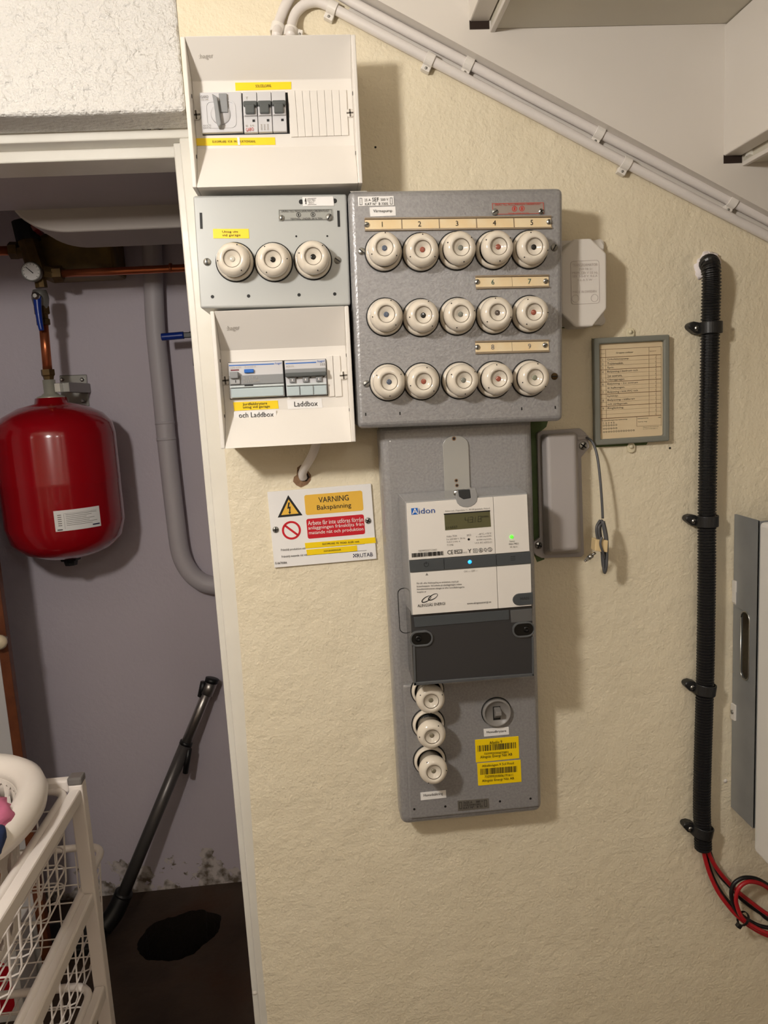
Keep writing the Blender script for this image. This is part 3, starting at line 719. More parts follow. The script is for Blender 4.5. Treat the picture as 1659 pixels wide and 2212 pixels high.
strip([(1026, 736.5), (1185, 733.5), (1186, 760.5), (1027, 765)], 2, '89', ((1031, 750), (1177, 745.5)), GINK)
for (u, v, a, M) in ((781, 543, 140, STEEL), (1197, 535, 60, DSTEEL), (791.5, 829, 35, DSTEEL), (1197.5, 813, 0, BRASS)): screw(sf, u, v, SD, 0.0046, 'slot', M, ang=a)
for (u, v) in ((790, 895), (864, 893), (1127, 883), (1199.5, 880)): slot(sf, u, v, 2.6, 6.5, SD)

# ------------------------------------------------------------------ porcelain screw fuses
FM = {}
def fuse_meshes():
    def mk(key, mb, M): me = mb.mesh(key); me.materials.append(M); FM[key] = me
    mk('base_ring', MB().lathe([(0.0195, 0.0), (0.0235, 0.0), (0.0235, 0.004), (0.0222, 0.008), (0.0205, 0.0095), (0.0192, 0.008), (0.0190, 0.002)], 36, caps=False), PORC)
    mk('rubber_gap', MB().lathe([(0.0249, -0.0003), (0.0249, 0.0014), (0.0236, 0.0016)], 36, caps=False), BLK)
    mk('inner_sleeve', MB().lathe([(0.0195, 0.0), (0.0195, 0.0045), (0.0165, 0.005), (0.0165, 0.014)], 36), BLK)
    for key, L in (('cap', 0.0), ('cap_long', 0.014)):
        mk(key, MB().lathe([(0.0165, 0.004), (0.0175, 0.011+L), (0.0200, 0.0135+L), (0.0210, 0.0175+L), (0.0206, 0.0215+L), (0.0192, 0.0255+L), (0.0166, 0.0284+L), (0.0138, 0.0296+L),
                             (0.0118, 0.0292+L), (0.0108, 0.0284+L), (0.0104, 0.0272+L), (0.0072, 0.0262+L), (0.0045, 0.0246+L), (0.0034, 0.0238+L), (0, 0.0238+L)], 40), PORC)
        g = MB().lathe([(0.01075, 0.0275+L), (0.0108, 0.0287+L), (0.0103, 0.0287+L), (0.0102, 0.0274+L)], 36, caps=False); mk('groove_'+key, g, mat('groove_shadow_dirt', (112, 100, 84), 0.6))
        h = MB()
        for k in range(3):
            a = 2*math.pi*k/3
            r, dd = 0.0180, 0.0270+L
            h.lathe([(0.00075, 0.0), (0.00075, 0.0010), (0, 0.0012)], 8, c=(r*math.cos(a), -dd+0.0002, r*math.sin(a)))
        mk('test_hole_'+key, h, BLK)
    for nm, col in (('clear', (200, 196, 184)), ('blue', (86, 96, 114)), ('red', (156, 86, 70)), ('grey', (128, 128, 118)), ('dark', (86, 76, 68)), ('black', (16, 15, 14)), ('green', (140, 142, 122)), ('amber', (132, 124, 104))):
        mk('win_'+nm, MB().lathe([(0.0034, 0.0), (0.0034, 0.0008), (0.0022, 0.0012 if nm != 'black' else 0.0009), (0, 0.0012 if nm != 'black' else 0.0009)], 18), mat('fuse_window_'+nm, col, 0.12, coat=0.5))
fuse_meshes()
def fuse(u, v, d, win, label, group, long=False, tilt=0.05):
    L = 0.014 if long else 0.0
    p = at(u, v, -d-0.029-L)
    t = thing('screw_fuse', label, 'fuse', (p.x, -d, p.z), group)
    inst('base_ring', FM['base_ring'], t); inst('rubber_gap', FM['rubber_gap'], t); inst('inner_sleeve', FM['inner_sleeve'], t)
    k = 'cap_long' if long else 'cap'
    ra = random.uniform(0, 6.28); tx, tz = random.uniform(-tilt, tilt), random.uniform(-tilt, tilt)
    c = inst('cap', FM[k], t, rot=(tx, 0, tz))
    inst('rim_groove', FM['groove_'+k], c)
    inst('test_holes', FM['test_hole_'+k], c, rot=(0, ra, 0))
    inst('viewing_window', FM['win_'+win], c, loc=(0, -0.0238-L, 0))
rows = [([(833, 536), (915, 536), (994.5, 533), (1076, 532), (1156, 530.5)], ('blue', 'red', 'grey', 'red', 'black'), 'top row'),
        ([(836, 680), (915, 681.5), (996, 678.5), (1077.5, 676.5), (1155.5, 674)], ('blue', 'black', 'grey', 'dark', 'red'), 'middle row'),
        ([(842, 825), (917, 823), (1001, 821), (1076.5, 819), (1156, 816)], ('blue', 'red', 'grey', 'red', 'green'), 'bottom row')]
ordn = ('leftmost', 'second from left', 'third from left', 'fourth from left', 'rightmost')
colw = dict(blue='blue-grey', red='reddish', grey='grey', black='black', dark='dark', green='greenish', clear='clear')
for (ps, ws, rn) in rows:
    for i, (u, v) in enumerate(ps):
        lb = ('white porcelain screw fuse directly below the printed numeral %s' % ('one', 'two', 'three', 'four', 'five')[i]) if rn == 'top row' else 'white porcelain screw fuse, %s in the %s of the hammer-grey box' % (ordn[i], rn)
        fuse(u, v, SD, ws[i], lb, 'porcelain fuses in the large grey box')
for (u, v, wn, lb) in ((503, 558, 'clear', 'white porcelain screw fuse below the yellow Uttag ute label'), (588.5, 558, 'black', 'middle white porcelain fuse of the three on the light grey box'),
                       (675.5, 554, 'black', 'white porcelain fuse with black centre, right of the three on light grey box')):
    fuse(u, v, 0.085, wn, lb, 'porcelain fuses in the light grey box')

# ------------------------------------------------------------------ meter panel
MD = 0.050
mp = Dev('meter_panel', 'tall grey hammer-painted metal panel carrying the electricity meter', 'meter panel', [(818, 918), (1148, 900), (1174.5, 1755), (866, 1786)], MD)
W, Hh = mp.w/2, mp.h/2
MB().box(-W, W, -MD, -0.001, -Hh, Hh).build('housing', HAM, mp.root, 0.012, 5)
LD = 0.0535
zs = mp.l(1000, 1470, LD)[1]
MB().box(-W+0.014, W-0.006, -LD, -MD+0.004, -Hh+0.012, zs).build('lower_cover', HAM, mp.root, 0.003, 3)
MB().prism(rrect(*sorted((mp.l(865, 1400, MD)[0], mp.l(905, 1400, MD)[0])), mp.l(870, 1368, MD)[1], mp.l(870, 1270, MD)[1], 0.008), -MD+0.002, -MD-0.0007).build('knockout_outline', BLK, mp.root)
MB().prism(rrect(mp.l(866.5, 1400, MD)[0], mp.l(905, 1400, MD)[0], mp.l(870, 1366.5, MD)[1], mp.l(870, 1271.5, MD)[1], 0.0075), -MD+0.002, -MD-0.0011).build('knockout', HAM, mp.root)
# translucent seal plate above the meter
def stad(x0, x1, z0, z1, n=10):
    r = (x1-x0)/2; c = (x0+x1)/2
    return [(x0, z0), (x1, z0)] + [(c+r*math.cos(math.pi*k/n), z1-r*0.8+r*0.8*math.sin(math.pi*k/n)) for k in range(n+1)]
xl, zt_ = mp.l(957, 1000, MD); xr, _ = mp.l(1012.5, 1000, MD); zt_ = mp.l(984, 940, MD)[1]; zb_ = mp.l(984, 1085, MD)[1]
sp = MB().prism(stad(xl, xr, zb_, zt_), -MD-0.0004, -MD-0.0034).build('seal_plate', mat('clear_acrylic_plate', (168, 166, 160), 0.25, coat=0.4), mp.root, 0.0006)
for (u, v, r) in ((980.5, 947.5, 0.0022), (985.5, 1038, 0.0018), (987, 1048.5, 0.0018)):
    x, z = mp.l(u, v, MD+0.0034); MB().prism(disc(x, z, r*1.4, 12), -MD-0.003, -MD-0.0037).build('drilled_hole', CHIP, sp); MB().prism(disc(x, z, r*0.8, 12), -MD-0.003, -MD-0.0039).build('drilled_hole', BLK, sp)
MB().lathe([(0.0014, 0), (0.001, 0.0006), (0, 0.0008)], 8, c=(mp.l(843, 953, MD)[0], -MD, mp.l(843, 953, MD)[1])).build('paint_dot', WLAB, mp.root)
for (u, v) in ((895, 1748), (962, 1742), (1080, 1731), (1146, 1725)): hole(mp, u, v, LD, 0.0018)
# main switch
x, z = mp.l(1072, 1537, LD)
sw = MB().lathe([(0.0215, 0.0), (0.0215, 0.006), (0.0200, 0.0075), (0.0183, 0.0072), (0.0176, 0.0045), (0.0, 0.0045)], 40, c=(x, -LD, z)).build('main_switch', mat('grey_switch', (138, 134, 130), 0.4), mp.root)
MB().lathe([(0.0228, -0.0004), (0.0228, 0.0005), (0.0214, 0.0006)], 36, c=(x, -LD, z), caps=False).build('switch_gap', BLK, sw)
MB().box(x-0.006, x+0.005, -LD-0.0048, -LD-0.003, z-0.011, z+0.010).build('lever_opening', BLK, sw)
MB().prismx([(-LD-0.004, z-0.009), (-LD-0.006, z-0.006), (-LD-0.0165, z+0.000), (-LD-0.0165, z+0.006), (-LD-0.004, z+0.009)], x-0.0045, x+0.0045).build('lever', mat('grey_switch', (138, 134, 130), 0.4), sw, 0.0008)
lab = mp.quad('white_label', [(1044.5, 1574.5), (1098.5, 1570), (1099.5, 1586), (1045.5, 1591)], WLAB, LD); text(mp, lab, 'Huvudbrytare', (1051, 1582), (1093, 1578.5), INK, LD+0.0005, h=6.5)
lab = mp.quad('white_label', [(908, 1712), (963, 1706.5), (964, 1722.5), (909, 1728.5)], WLAB, LD); text(mp, lab, 'Huvudsäkring', (915, 1718.5), (956.5, 1714), INK, LD+0.0005, h=7.5)
def barcode(dev, parent, p0, p1, hpx, M, d, seed, n=38):
    rnd = random.Random(seed); mb = MB(); t = 0.0
    a, b = dev.l(*p0, d), dev.l(*p1, d); hh = dev.l(p0[0], p0[1]-hpx/2, d)[1]-dev.l(p0[0], p0[1]+hpx/2, d)[1]
    an = math.atan2(b[1]-a[1], b[0]-a[0]); Wd = math.hypot(b[0]-a[0], b[1]-a[1])
    segs = []
    while t < 1:
        wd = rnd.choice((0.008, 0.008, 0.016, 0.024)); segs.append((t, min(t+wd, 1))); t += wd+rnd.choice((0.008, 0.012, 0.02))
    for s0, s1 in segs:
        pts = []
        for (s_, q_) in ((s0, -0.5), (s1, -0.5), (s1, 0.5), (s0, 0.5)):
            pts.append((a[0]+s_*Wd*math.cos(an)-q_*hh*math.sin(an), a[1]+s_*Wd*math.sin(an)+q_*hh*math.cos(an)))
        mb.prism(pts, -d-0.0002, -d-0.0009)
    mb.build('barcode', M, parent)
lab = mp.quad('yellow_barcode_label', [(1026, 1598), (1120, 1590), (1121.5, 1637.5), (1028, 1647)], YLAB, LD, bevel=0.0003)
text(mp, lab, 'Afzeliiv 9', (1057, 1604), (1084, 1601.5), INK, LD+0.0006, h=6.5); barcode(mp, lab, (1031.5, 1617), (1115, 1609), 13, INK, LD, 3)
text(mp, lab, '735999203006070893', (1045.5, 1628), (1098, 1624), INK, LD+0.0006, h=4.5); text(mp, lab, 'Alingsås Energi Nät AB', (1037, 1636), (1106, 1629.5), INK, LD+0.0006, h=7.5)
lab = mp.quad('yellow_barcode_label', [(1030.5, 1649), (1124.5, 1641), (1126.5, 1688.5), (1033, 1697)], YLAB, LD, bevel=0.0003)
text(mp, lab, 'Afzeliivägen 9 Sol Prod', (1041, 1655), (1109, 1648.5), INK, LD+0.0006, h=6.5); barcode(mp, lab, (1037.5, 1667), (1116, 1660.5), 13, INK, LD, 5)
text(mp, lab, '735999203006191611', (1046.5, 1677.5), (1107.5, 1673), INK, LD+0.0006, h=5.5); text(mp, lab, 'Alingsås Energi Nät AB', (1041, 1687), (1110, 1681), INK, LD+0.0006, h=7)
pl = mp.quad('maker_plate', [(988, 1729.5), (1055, 1724), (1056.5, 1745), (989.5, 1751.5)], mat('dull_plate', (134, 130, 122), 0.35, 0.5), LD, 0.0008)
text(mp, pl, '3x25 A    380 V', (1001, 1733.5), (1043, 1730), INK, LD+0.0008, h=4.5); text(mp, pl, 'STRÖMFORS', (1001, 1739), (1038, 1736), INK, LD+0.0008, h=4.5); text(mp, pl, 'KAT Nº   B 10', (1001, 1745), (1042, 1741), INK, LD+0.0008, h=4.5)
line_frame(mp, pl, [(991.5, 1733), (997, 1732.5), (998, 1747), (992.5, 1747.5)], LD+0.0008, 0.0005, INK); line_frame(mp, pl, [(1045.5, 1728), (1051, 1727.5), (1052, 1742), (1046.5, 1742.5)], LD+0.0008, 0.0005, INK)
for (u, v, lb) in ((932, 1515, 'white porcelain main fuse tucked under the smoked meter cover'), (934, 1590, 'middle porcelain main fuse of the column left of the main switch'), (937, 1671, 'lowest porcelain main fuse, just above the Huvudsäkring label')):
    fuse(u, v, LD, 'amber', lb, 'porcelain main fuses on the meter panel', long=True, tilt=0.04)

# ------------------------------------------------------------------ electricity meter
AD = 0.120
am = Dev('electricity_meter', 'white and grey electricity meter with dark display reading 4318', 'electricity meter', [(877, 1086), (1138, 1067), (1147, 1308), (891.5, 1328)], AD)
W, Hh = am.w/2, am.h/2
zbot = am.l(1020, 1470, AD-0.006)[1]
# clear case, chamfered towards the front
def chamf(x0, x1, z0, z1, ins, ya, yb):
    o = [(x0, z0), (x1, z0), (x1, z1), (x0, z1)]; i = [(x0+ins, z0), (x1-ins, z0), (x1-ins, z1-ins), (x0+ins, z1-ins)]
    v = [(p[0], ya, p[1]) for p in o]+[(p[0], yb, p[1]) for p in i]
    return MB().add(v, [(0, 1, 2, 3), (4, 7, 6, 5)]+[(k, (k+1) % 4, 4+(k+1) % 4, 4+k) for k in range(4)])
chamf(-W-0.0035, W+0.003, -Hh-0.001, Hh+0.0035, 0.0022, -MD-0.001, -AD+0.002).build('case', CASE, am.root, 0.0012)
sl_ = (lambda u, v: am.l(u, v, AD))
am.quad('upper_face_plate', [(877.5, 1087), (1064, 1073), (1069, 1195.5), (883.5, 1209.5)], WPL, AD-0.002, 0.002, bevel=0.0003)
am.quad('upper_face_plate', [(1065, 1073), (1137.5, 1067.5), (1143, 1190), (1070, 1195.5)], WPL, AD-0.002, 0.002, bevel=0.0003)
am.quad('button_bar', [(883.5, 1211), (957.5, 1205.5), (959, 1229.5), (885.5, 1235)], BAND, AD-0.002, 0.003, bevel=0.0004)
am.quad('button_bar', [(958.5, 1205.4), (1070, 1197), (1071.5, 1221), (960, 1229.4)], BAND, AD-0.002, 0.003, bevel=0.0004)
am.quad('button_bar', [(1071, 1197), (1144.5, 1191.5), (1146, 1215.5), (1072.5, 1221)], BAND, AD-0.002, 0.003, bevel=0.0004)
am.quad('lower_face_plate', [(886, 1237.5), (1071.5, 1223.5), (1075, 1313.5), (891.5, 1327.5)], WPL, AD-0.002, 0.002, bevel=0.0003)
am.quad('lower_face_plate', [(1072.5, 1223.4), (1145.5, 1217.5), (1147.5, 1307.5), (1076, 1313.4)], WPL, AD-0.002, 0.002, bevel=0.0003)
# seal notch with screw at the top
cx, _ = am.l(1008, 1070, AD); zt2 = am.l(1008, 1075, AD)[1]
xn0, xn1 = am.l(985, 1080, AD)[0], am.l(1032, 1080, AD)[0]; zn = am.l(1008, 1096.5, AD)[1]
MB().prism([(xn0, zt2+0.010), (xn1-0.002, zt2+0.012), (xn1, zt2+0.004)] + [((xn0+xn1)/2+(xn1-xn0)/2*math.cos(math.pi*k/8), zn+0.011-0.011*math.sin(math.pi*k/8)) for k in range(9)] + [(xn0, zt2+0.002)], -AD+0.012, -AD-0.0006).build('seal_notch', CASE, am.root, 0.0012)
MB().prism([(xn0+0.003, zt2+0.011), (xn1-0.010, zt2+0.011), (xn1-0.009, zt2-0.001), (xn0+0.010, zt2-0.002), (xn0+0.004, zt2+0.002)], -AD+0.006, -AD-0.0012).build('seal_pocket', mat('pocket_dark', (46, 48, 50), 0.3), am.root, 0.001)
screw(am, 986.5, 1065, AD-0.004, 0.0046, 'cross', STEEL, name='seal_screw')
# display
lcd = am.quad('display', [(959.5, 1110.5), (1058, 1103), (1060.5, 1137.5), (961.5, 1145.5)], LCD, AD, 0.0004)
am.quad('display_rim', [(958.5, 1109.5), (1058.5, 1102), (1058.8, 1104.5), (958.8, 1112)], INK, AD, 0.0006, lcd)
def seg7(ch, p0, p1, hpx):
    on = {'4': 'bcfg', '3': 'abcdg', '1': 'bc', '8': 'abcdefg'}[ch]
    a, b = am.l(*p0, AD), am.l(*p1, AD); Wd = b[0]-a[0]; hh = am.l(p0[0], p0[1]-hpx/2, AD)[1]-a[1]; t = Wd*0.16
    S7 = {'a': (0, hh-t, Wd, hh), 'g': (0, -t/2, Wd, t/2), 'd': (0, -hh, Wd, -hh+t), 'f': (0, 0, t, hh), 'b': (Wd-t, 0, Wd, hh), 'e': (0, -hh, t, 0), 'c': (Wd-t, -hh, Wd, 0)}
    mb = MB(); k = (b[1]-a[1])/Wd; sh = 0.10
    for c_ in on:
        x0, z0, x1, z1 = S7[c_]; g = t*0.15
        mb.prism([(a[0]+x+z*sh, a[1]+z+x*k) for x, z in ((x0+g, z0+g), (x1-g, z0+g), (x1-g, z1-g), (x0+g, z1-g))], -AD-0.0002, -AD-0.0007)
    mb.build('display_digit', LCDI, lcd)
for ch, (u, v) in zip('4318', ((1004, 1123.5), (1014, 1122.7), (1019.5, 1122.3), (1032, 1121))): seg7(ch, (u, v), (u+7.5, v-0.6), 13)
text(am, lcd, 'kWh', (1041, 1116), (1055, 1115), LCDI, AD+0.0002, h=4); text(am, lcd, 'L1 L2 L3', (964, 1139.5), (987, 1137.5), LCDI, AD+0.0002, h=5)
# printing
am.quad('logo_square', [(888, 1098), (902, 1097), (902.8, 1111), (889, 1112)], BLUEP, AD, 0.0003)
text(am, None, 'A', (890, 1104.5), (902.5, 1103.8), WINK, AD+0.0002, h=12)
text(am, None, 'idon', (904, 1104), (939, 1101.5), mat('dark_blue_print', (28, 74, 150), 0.5), AD, h=12)
text(am, None, 'Aidon Ltd., Piippukatu 11, 40100 Jyväskylä, Finland', (961, 1104.5), (1057.5, 1098), GINK, AD, h=4.5)
text(am, None, 'Aidon 7534', (964, 1158.5), (986, 1157), GINK, AD, h=4); text(am, None, '3 x 230/400 V, 50 Hz', (964, 1165), (1004.5, 1162.5), GINK, AD, h=4)
text(am, None, '0.25-5 (100) A', (965, 1171), (993.5, 1169.5), GINK, AD, h=4); text(am, None, 'T11942', (965, 1177.5), (979, 1176.5), GINK, AD, h=4)
text(am, None, '2022', (1007.5, 1156), (1017.5, 1155), GINK, AD, h=4)
x, z = am.l(1012.5, 1165, AD); MB().prism(disc(x, z, 0.0016, 12), -AD, -AD-0.0004).build('printed_dot', INK, am.root)
for s_, p0, p1 in (('-40°C...+70°C', (1033, 1153.5), (1061, 1151.5)), ('P 1 000 imp/kWh', (1028, 1160), (1061, 1157.5)), ('S0 500 imp/kWh', (1029, 1166.5), (1061, 1164)), ('UC3, IEC 62052-31', (1025.5, 1173), (1062, 1170.5))): text(am, None, s_, p0, p1, GINK, AD, h=4)
text(am, None, '735999202713443', (903, 1190), (943, 1187), GINK, AD, h=4); barcode(am, am.root, (889.5, 1199.5), (957, 1194.5), 8.5, INK, AD, 9)
text(am, None, 'CE', (966, 1193), (978.5, 1192), INK, AD, h=9)
x, z = am.l(990, 1191, AD)
line_frame(am, am.root, [(981, 1188), (998.5, 1186.5), (999, 1195), (981.5, 1196.5)], AD, 0.0005, INK); text(am, None, 'M22', (982.5, 1192), (997.5, 1191), INK, AD, h=6.5)
text(am, None, '0122', (1000.5, 1193.5), (1008.5, 1193), GINK, AD, h=3.5); text(am, None, 'Y', (1010, 1190), (1018, 1189.5), INK, AD, h=8)
line_frame(am, am.root, [(1022, 1185.5), (1031, 1185), (1031.5, 1193.5), (1022.5, 1194)], AD, 0.0005, INK); line_frame(am, am.root, [(1024.5, 1188), (1028.5, 1187.5), (1029, 1191), (1025, 1191.5)], AD, 0.0004, INK)
for (u, v, s_) in ((1038.5, 1188.5, 'B'), (1058, 1187, '2')):
    x, z = am.l(u, v, AD); MB().frame(disc(x, z, 0.0030), disc(x, z, 0.0025), -AD, -AD-0.0004).build('symbol', INK, am.root); text(am, None, s_, (u-1.8, v), (u+1.8, v-0.1), INK, AD, h=5)
text(am, None, 'Q', (1045, 1188), (1051, 1187.5), INK, AD, h=8.5)
text(am, None, 'Status', (1100, 1168.8), (1111.5, 1168), GINK, AD, h=3.5); text(am, None, 'Aidon 7442 S', (1098.5, 1175), (1119.5, 1173.5), INK, AD, h=3.8); text(am, None, 'RF_RJ12', (1101.5, 1182), (1117, 1181), INK, AD, h=3.8)
x, z = am.l(1105, 1159.5, AD); MB().lathe([(0.0024, 0), (0.0022, 0.001), (0, 0.0013)], 14, c=(x, -AD, z)).build('status_led', mat('green_led', (60, 255, 40), 0.3, emit=((70, 255, 40), 2.2)), am.root)
x, z = am.l(1014.5, 1213.5, AD); MB().lathe([(0.0028, 0), (0.0026, 0.0014), (0, 0.0018)], 16, c=(x, -AD, z)).build('blue_led', mat('blue_led', (60, 170, 255), 0.3, emit=((40, 160, 255), 1.6)), am.root)
x, z = am.l(920.5, 1219, AD)
mb = MB(); N = 20; A0 = math.radians(125)
mb.frame([(x+0.0032*math.cos(A0+k*math.radians(290)/N), z+0.0032*math.sin(A0+k*math.radians(290)/N)) for k in range(N+1)]+[(x+0.0027*math.cos(A0+math.radians(290)-k*1e-3), z+0.0027*math.sin(A0+math.radians(290))) for k in range(1)],
         [(x+0.0027*math.cos(A0+k*math.radians(290)/N), z+0.0027*math.sin(A0+k*math.radians(290)/N)) for k in range(N+1)]+[(x+0.00265*math.cos(A0+math.radians(290)), z+0.00265*math.sin(A0+math.radians(290))) for k in range(1)], -AD-0.0005, -AD-0.0013)
mb.box(x-0.0003, x+0.0003, -AD-0.0013, -AD-0.0005, z+0.0005, z+0.0038).build('power_symbol', BLK, am.root)
for k in range(3): am.quad('menu_line', [(1103, 1202.2+k*3.6), (1113, 1201.4+k*3.6), (1113, 1202.2+k*3.6), (1103, 1203+k*3.6)], BLK, AD+0.001, 0.0003)
text(am, None, 'ON —  OFF —', (1002, 1234.3), (1032, 1232), GINK, AD, h=4)
tx_, tz_ = am.l(922, 1240.5, AD); MB().prism([(tx_-0.002, tz_-0.0015), (tx_+0.002, tz_-0.0015), (tx_, tz_+0.002)], -AD, -AD-0.0004).build('warning_triangle', GINK, am.root)
for s_, p0, p1 in (('För till- eller frånkoppling av strömmen, tryck på', (900, 1260.5), (990, 1256)), ('brytarknappen. Vid arbete på elanläggningen måste', (900, 1267), (997, 1262)),
                   ('huvudströmbrytaren stängas av eller huvudsäkringarna', (900.5, 1273), (1003, 1268)), ('kopplas ur', (901, 1279), (920.5, 1278))): text(am, None, s_, p0, p1, INK, AD, h=5)
# the energy company's mark: two linked loops
x, z = am.l(928, 1292, AD)
def loop(cx_, cz_, rx, rz, an, t0, t1):
    ca, sa = math.cos(an), math.sin(an); O = []; I = []
    for k in range(25):
        a = 2*math.pi*k/24*0.999; tt = t0+(t1-t0)*(0.5-0.5*math.cos(a))
        for (lst, f_) in ((O, 0), (I, tt)):
            X, Z = (rx-f_)*math.cos(a), (rz-f_)*math.sin(a); lst.append((cx_+X*ca-Z*sa, cz_+X*sa+Z*ca))
    return O, I
for (ox, rr) in ((-0.0045, 0.0075), (0.0045, 0.0075)):
    O, I = loop(x+ox, z+ox*0.25, rr, 0.0034, math.radians(28), 0.0006, 0.0014); MB().frame(O, I, -AD, -AD-0.0004).build('company_mark', INK, am.root)
text(am, None, 'ALINGSÅS ENERGI', (901.5, 1307.5), (961, 1302), INK, AD, h=8)
text(am, None, 'www.alingsasenergi.se', (1008.5, 1304), (1060.5, 1300), INK, AD, h=5.5)
# dark connector tab
hx, hz = am.l(1124, 1294, AD)
x0, x1 = am.l(1107, 1294, AD)[0], am.l(1151, 1294, AD)[0]; z0, z1 = am.l(1130, 1307, AD)[1], am.l(1130, 1281, AD)[1]
tab = MB().prism([(x1, z1), (x1, z0)]+[(x0+0.009-0.009*math.sin(math.pi*k/8), (z0+z1)/2-(z1-z0)/2*math.cos(math.pi*k/8)) for k in range(9)], -AD+0.004, -AD-0.0012).build('connector_tab', BAND, am.root, 0.0006)
text(am, tab, 'HAN', (1124, 1292.5), (1142, 1291), mat('dark_ink_on_grey', (48, 50, 52), 0.5), AD+0.0014, h=6)
# smoked terminal cover
TD = AD-0.004
ct = [am.l(u, v, TD) for u, v in ((891.5, 1328), (1148.5, 1309), (1152, 1459.5), (893.5, 1480))]
MB().prism([(ct[0][0]-0.003, ct[0][1]+0.0035), (ct[1][0]+0.002, ct[1][1]+0.0035), (ct[2][0], ct[2][1]), (ct[3][0], ct[3][1])], -MD-0.006, -TD+0.001).build('terminal_cover', SMOKE, am.root, 0.0016)
am.quad('terminal_cover_top', [(893.5, 1333), (1099, 1317.5), (1100, 1338), (896, 1355)], BAND, TD-0.001, 0.0012, bevel=0.0005)
am.quad('terminal_cover_window', [(1102, 1318), (1149, 1314), (1150, 1341), (1104, 1345)], mat('grey_window', (92, 92, 92), 0.2), TD-0.001, 0.0012, bevel=0.0006)
for (a, b, c, e) in (((892, 1395), (896, 1395), (899, 1479.5), (894, 1480)), ((1148, 1375), (1152, 1374), (1153, 1459), (1149, 1459.5)), ((893.5, 1473.5), (1152, 1453.5), (1152.5, 1459.5), (893.5, 1480))):
    am.quad('cover_edge', [a, b, c, e], SMOKE2, TD-0.001, 0.0022, bevel=0.0005)
for (u, v, s_) in ((910, 1379, 1), (1131, 1359.5, -1)):
    x, z = am.l(u, v, TD)
    MB().frame(rrect(x-0.0160, x+(0.0160 if s_ > 0 else 0.0150), z-0.0112, z+0.0112, 0.0105, 6), rrect(x-0.0135, x+0.0135, z-0.0085, z+0.0085, 0.0082, 6), -TD+0.002, -TD-0.0022).build('cover_screw_rim', SMOKE2, am.root, 0.0006)
    MB().prism(rrect(x-0.0135, x+0.0135, z-0.0085, z+0.0085, 0.0082, 6), -TD+0.001, -TD-0.0008).build('cover_screw_recess', mat('gloss_black', (10, 10, 10), 0.15), am.root)
    MB().lathe([(0.0048, 0.0), (0.0042, 0.0016), (0.0018, 0.0018), (0, 0.0006)], 16, c=(x-0.004 if s_ > 0 else x+0.004, -TD-0.0006, z)).build('cover_screw', mat('black_screw', (34, 34, 34), 0.2, 0.6), am.root)

# ------------------------------------------------------------------ warning sign
GD = 0.0045
sg = Dev('warning_sign', 'white plastic warning sign reading VARNING Bakspänning screwed to the wall', 'sign', [(577, 1062), (801, 1046), (814, 1207), (593, 1227)], GD)
W, Hh = sg.w/2, sg.h/2
MB().box(-W, W, -GD, -0.0008, -Hh, Hh).build('sign_plate', WLAB, sg.root, 0.0006)
def rq(px, M, r, name, d=GD, t=0.0003):
    P = [sg.l(u, v, d) for u, v in px]; x0 = (P[0][0]+P[3][0])/2; x1 = (P[1][0]+P[2][0])/2; z1 = (P[0][1]+P[1][1])/2; z0 = (P[2][1]+P[3][1])/2
    return MB().prism(rrect(x0, x1, z0, z1, r), -d+0.0005, -d-t).build(name, M, sg.root)
a = rq([(657, 1069), (783, 1060), (784.5, 1103), (660.5, 1112.5)], AMBER, 0.003, 'amber_field')
text(sg, a, 'VARNING', (688, 1080), (753, 1074.5), INK, GD, h=12); text(sg, a, 'Bakspänning', (685, 1098), (758.5, 1092), INK, GD, h=13)
a = rq([(661.5, 1121), (786, 1111), (788.5, 1153.5), (665, 1164)], REDP, 0.003, 'red_field')
text(sg, a, 'Arbete får inte utföras förrån', (665, 1130), (784, 1121.5), WINK, GD, h=9.5); text(sg, a, 'anläggningen frånskiljts från', (666, 1141.5), (785, 1132.5), WINK, GD, h=9.5); text(sg, a, 'matande nät och produktion', (667.5, 1152), (785, 1143), WINK, GD, h=9.5)
T3 = [sg.l(u, v, GD) for u, v in ((622.5, 1069.5), (653.5, 1113), (600, 1118))]
MB().prism(T3, -GD+0.0005, -GD-0.0003).build('triangle_border', INK, sg.root, 0.0)
c = (sum(p[0] for p in T3)/3, sum(p[1] for p in T3)/3)
tri = MB().prism([(c[0]+(p[0]-c[0])*0.70, c[1]+(p[1]-c[1])*0.70) for p in T3], -GD+0.0005, -GD-0.0006).build('triangle_field', AMBER, sg.root)
bolt_icon(sg, tri, 624.5, 1098, 13, INK, GD)
x, z = sg.l(629.5, 1145.5, GD); R_ = 0.0138
MB().frame(disc(x, z, R_, 40), disc(x, z, R_*0.78, 40), -GD+0.0005, -GD-0.0003).build('prohibition_ring', REDP, sg.root)
k = R_*0.82; an = math.radians(-42); MB().prism([(x+s*k*math.cos(an)-t*R_*0.11*math.sin(an), z+s*k*math.sin(an)+t*R_*0.11*math.cos(an)) for s, t in ((-1, -1), (1, -1), (1, 1), (-1, 1))], -GD+0.0005, -GD-0.0003).build('prohibition_bar', REDP, sg.root)
text(sg, None, 'Frånskilj produktion vid:', (607, 1188.5), (660, 1184.5), INK, GD, h=6); text(sg, None, 'Frånskilj matande nät vid:', (608.5, 1203), (664, 1198.5), INK, GD, h=6)
sg.quad('rule', [(660, 1184.5), (788, 1174.5), (788, 1175.2), (660, 1185.2)], INK, GD, 0.0002); sg.quad('rule', [(663, 1199.5), (792, 1188.5), (792, 1189.2), (663, 1200.2)], INK, GD, 0.0002)
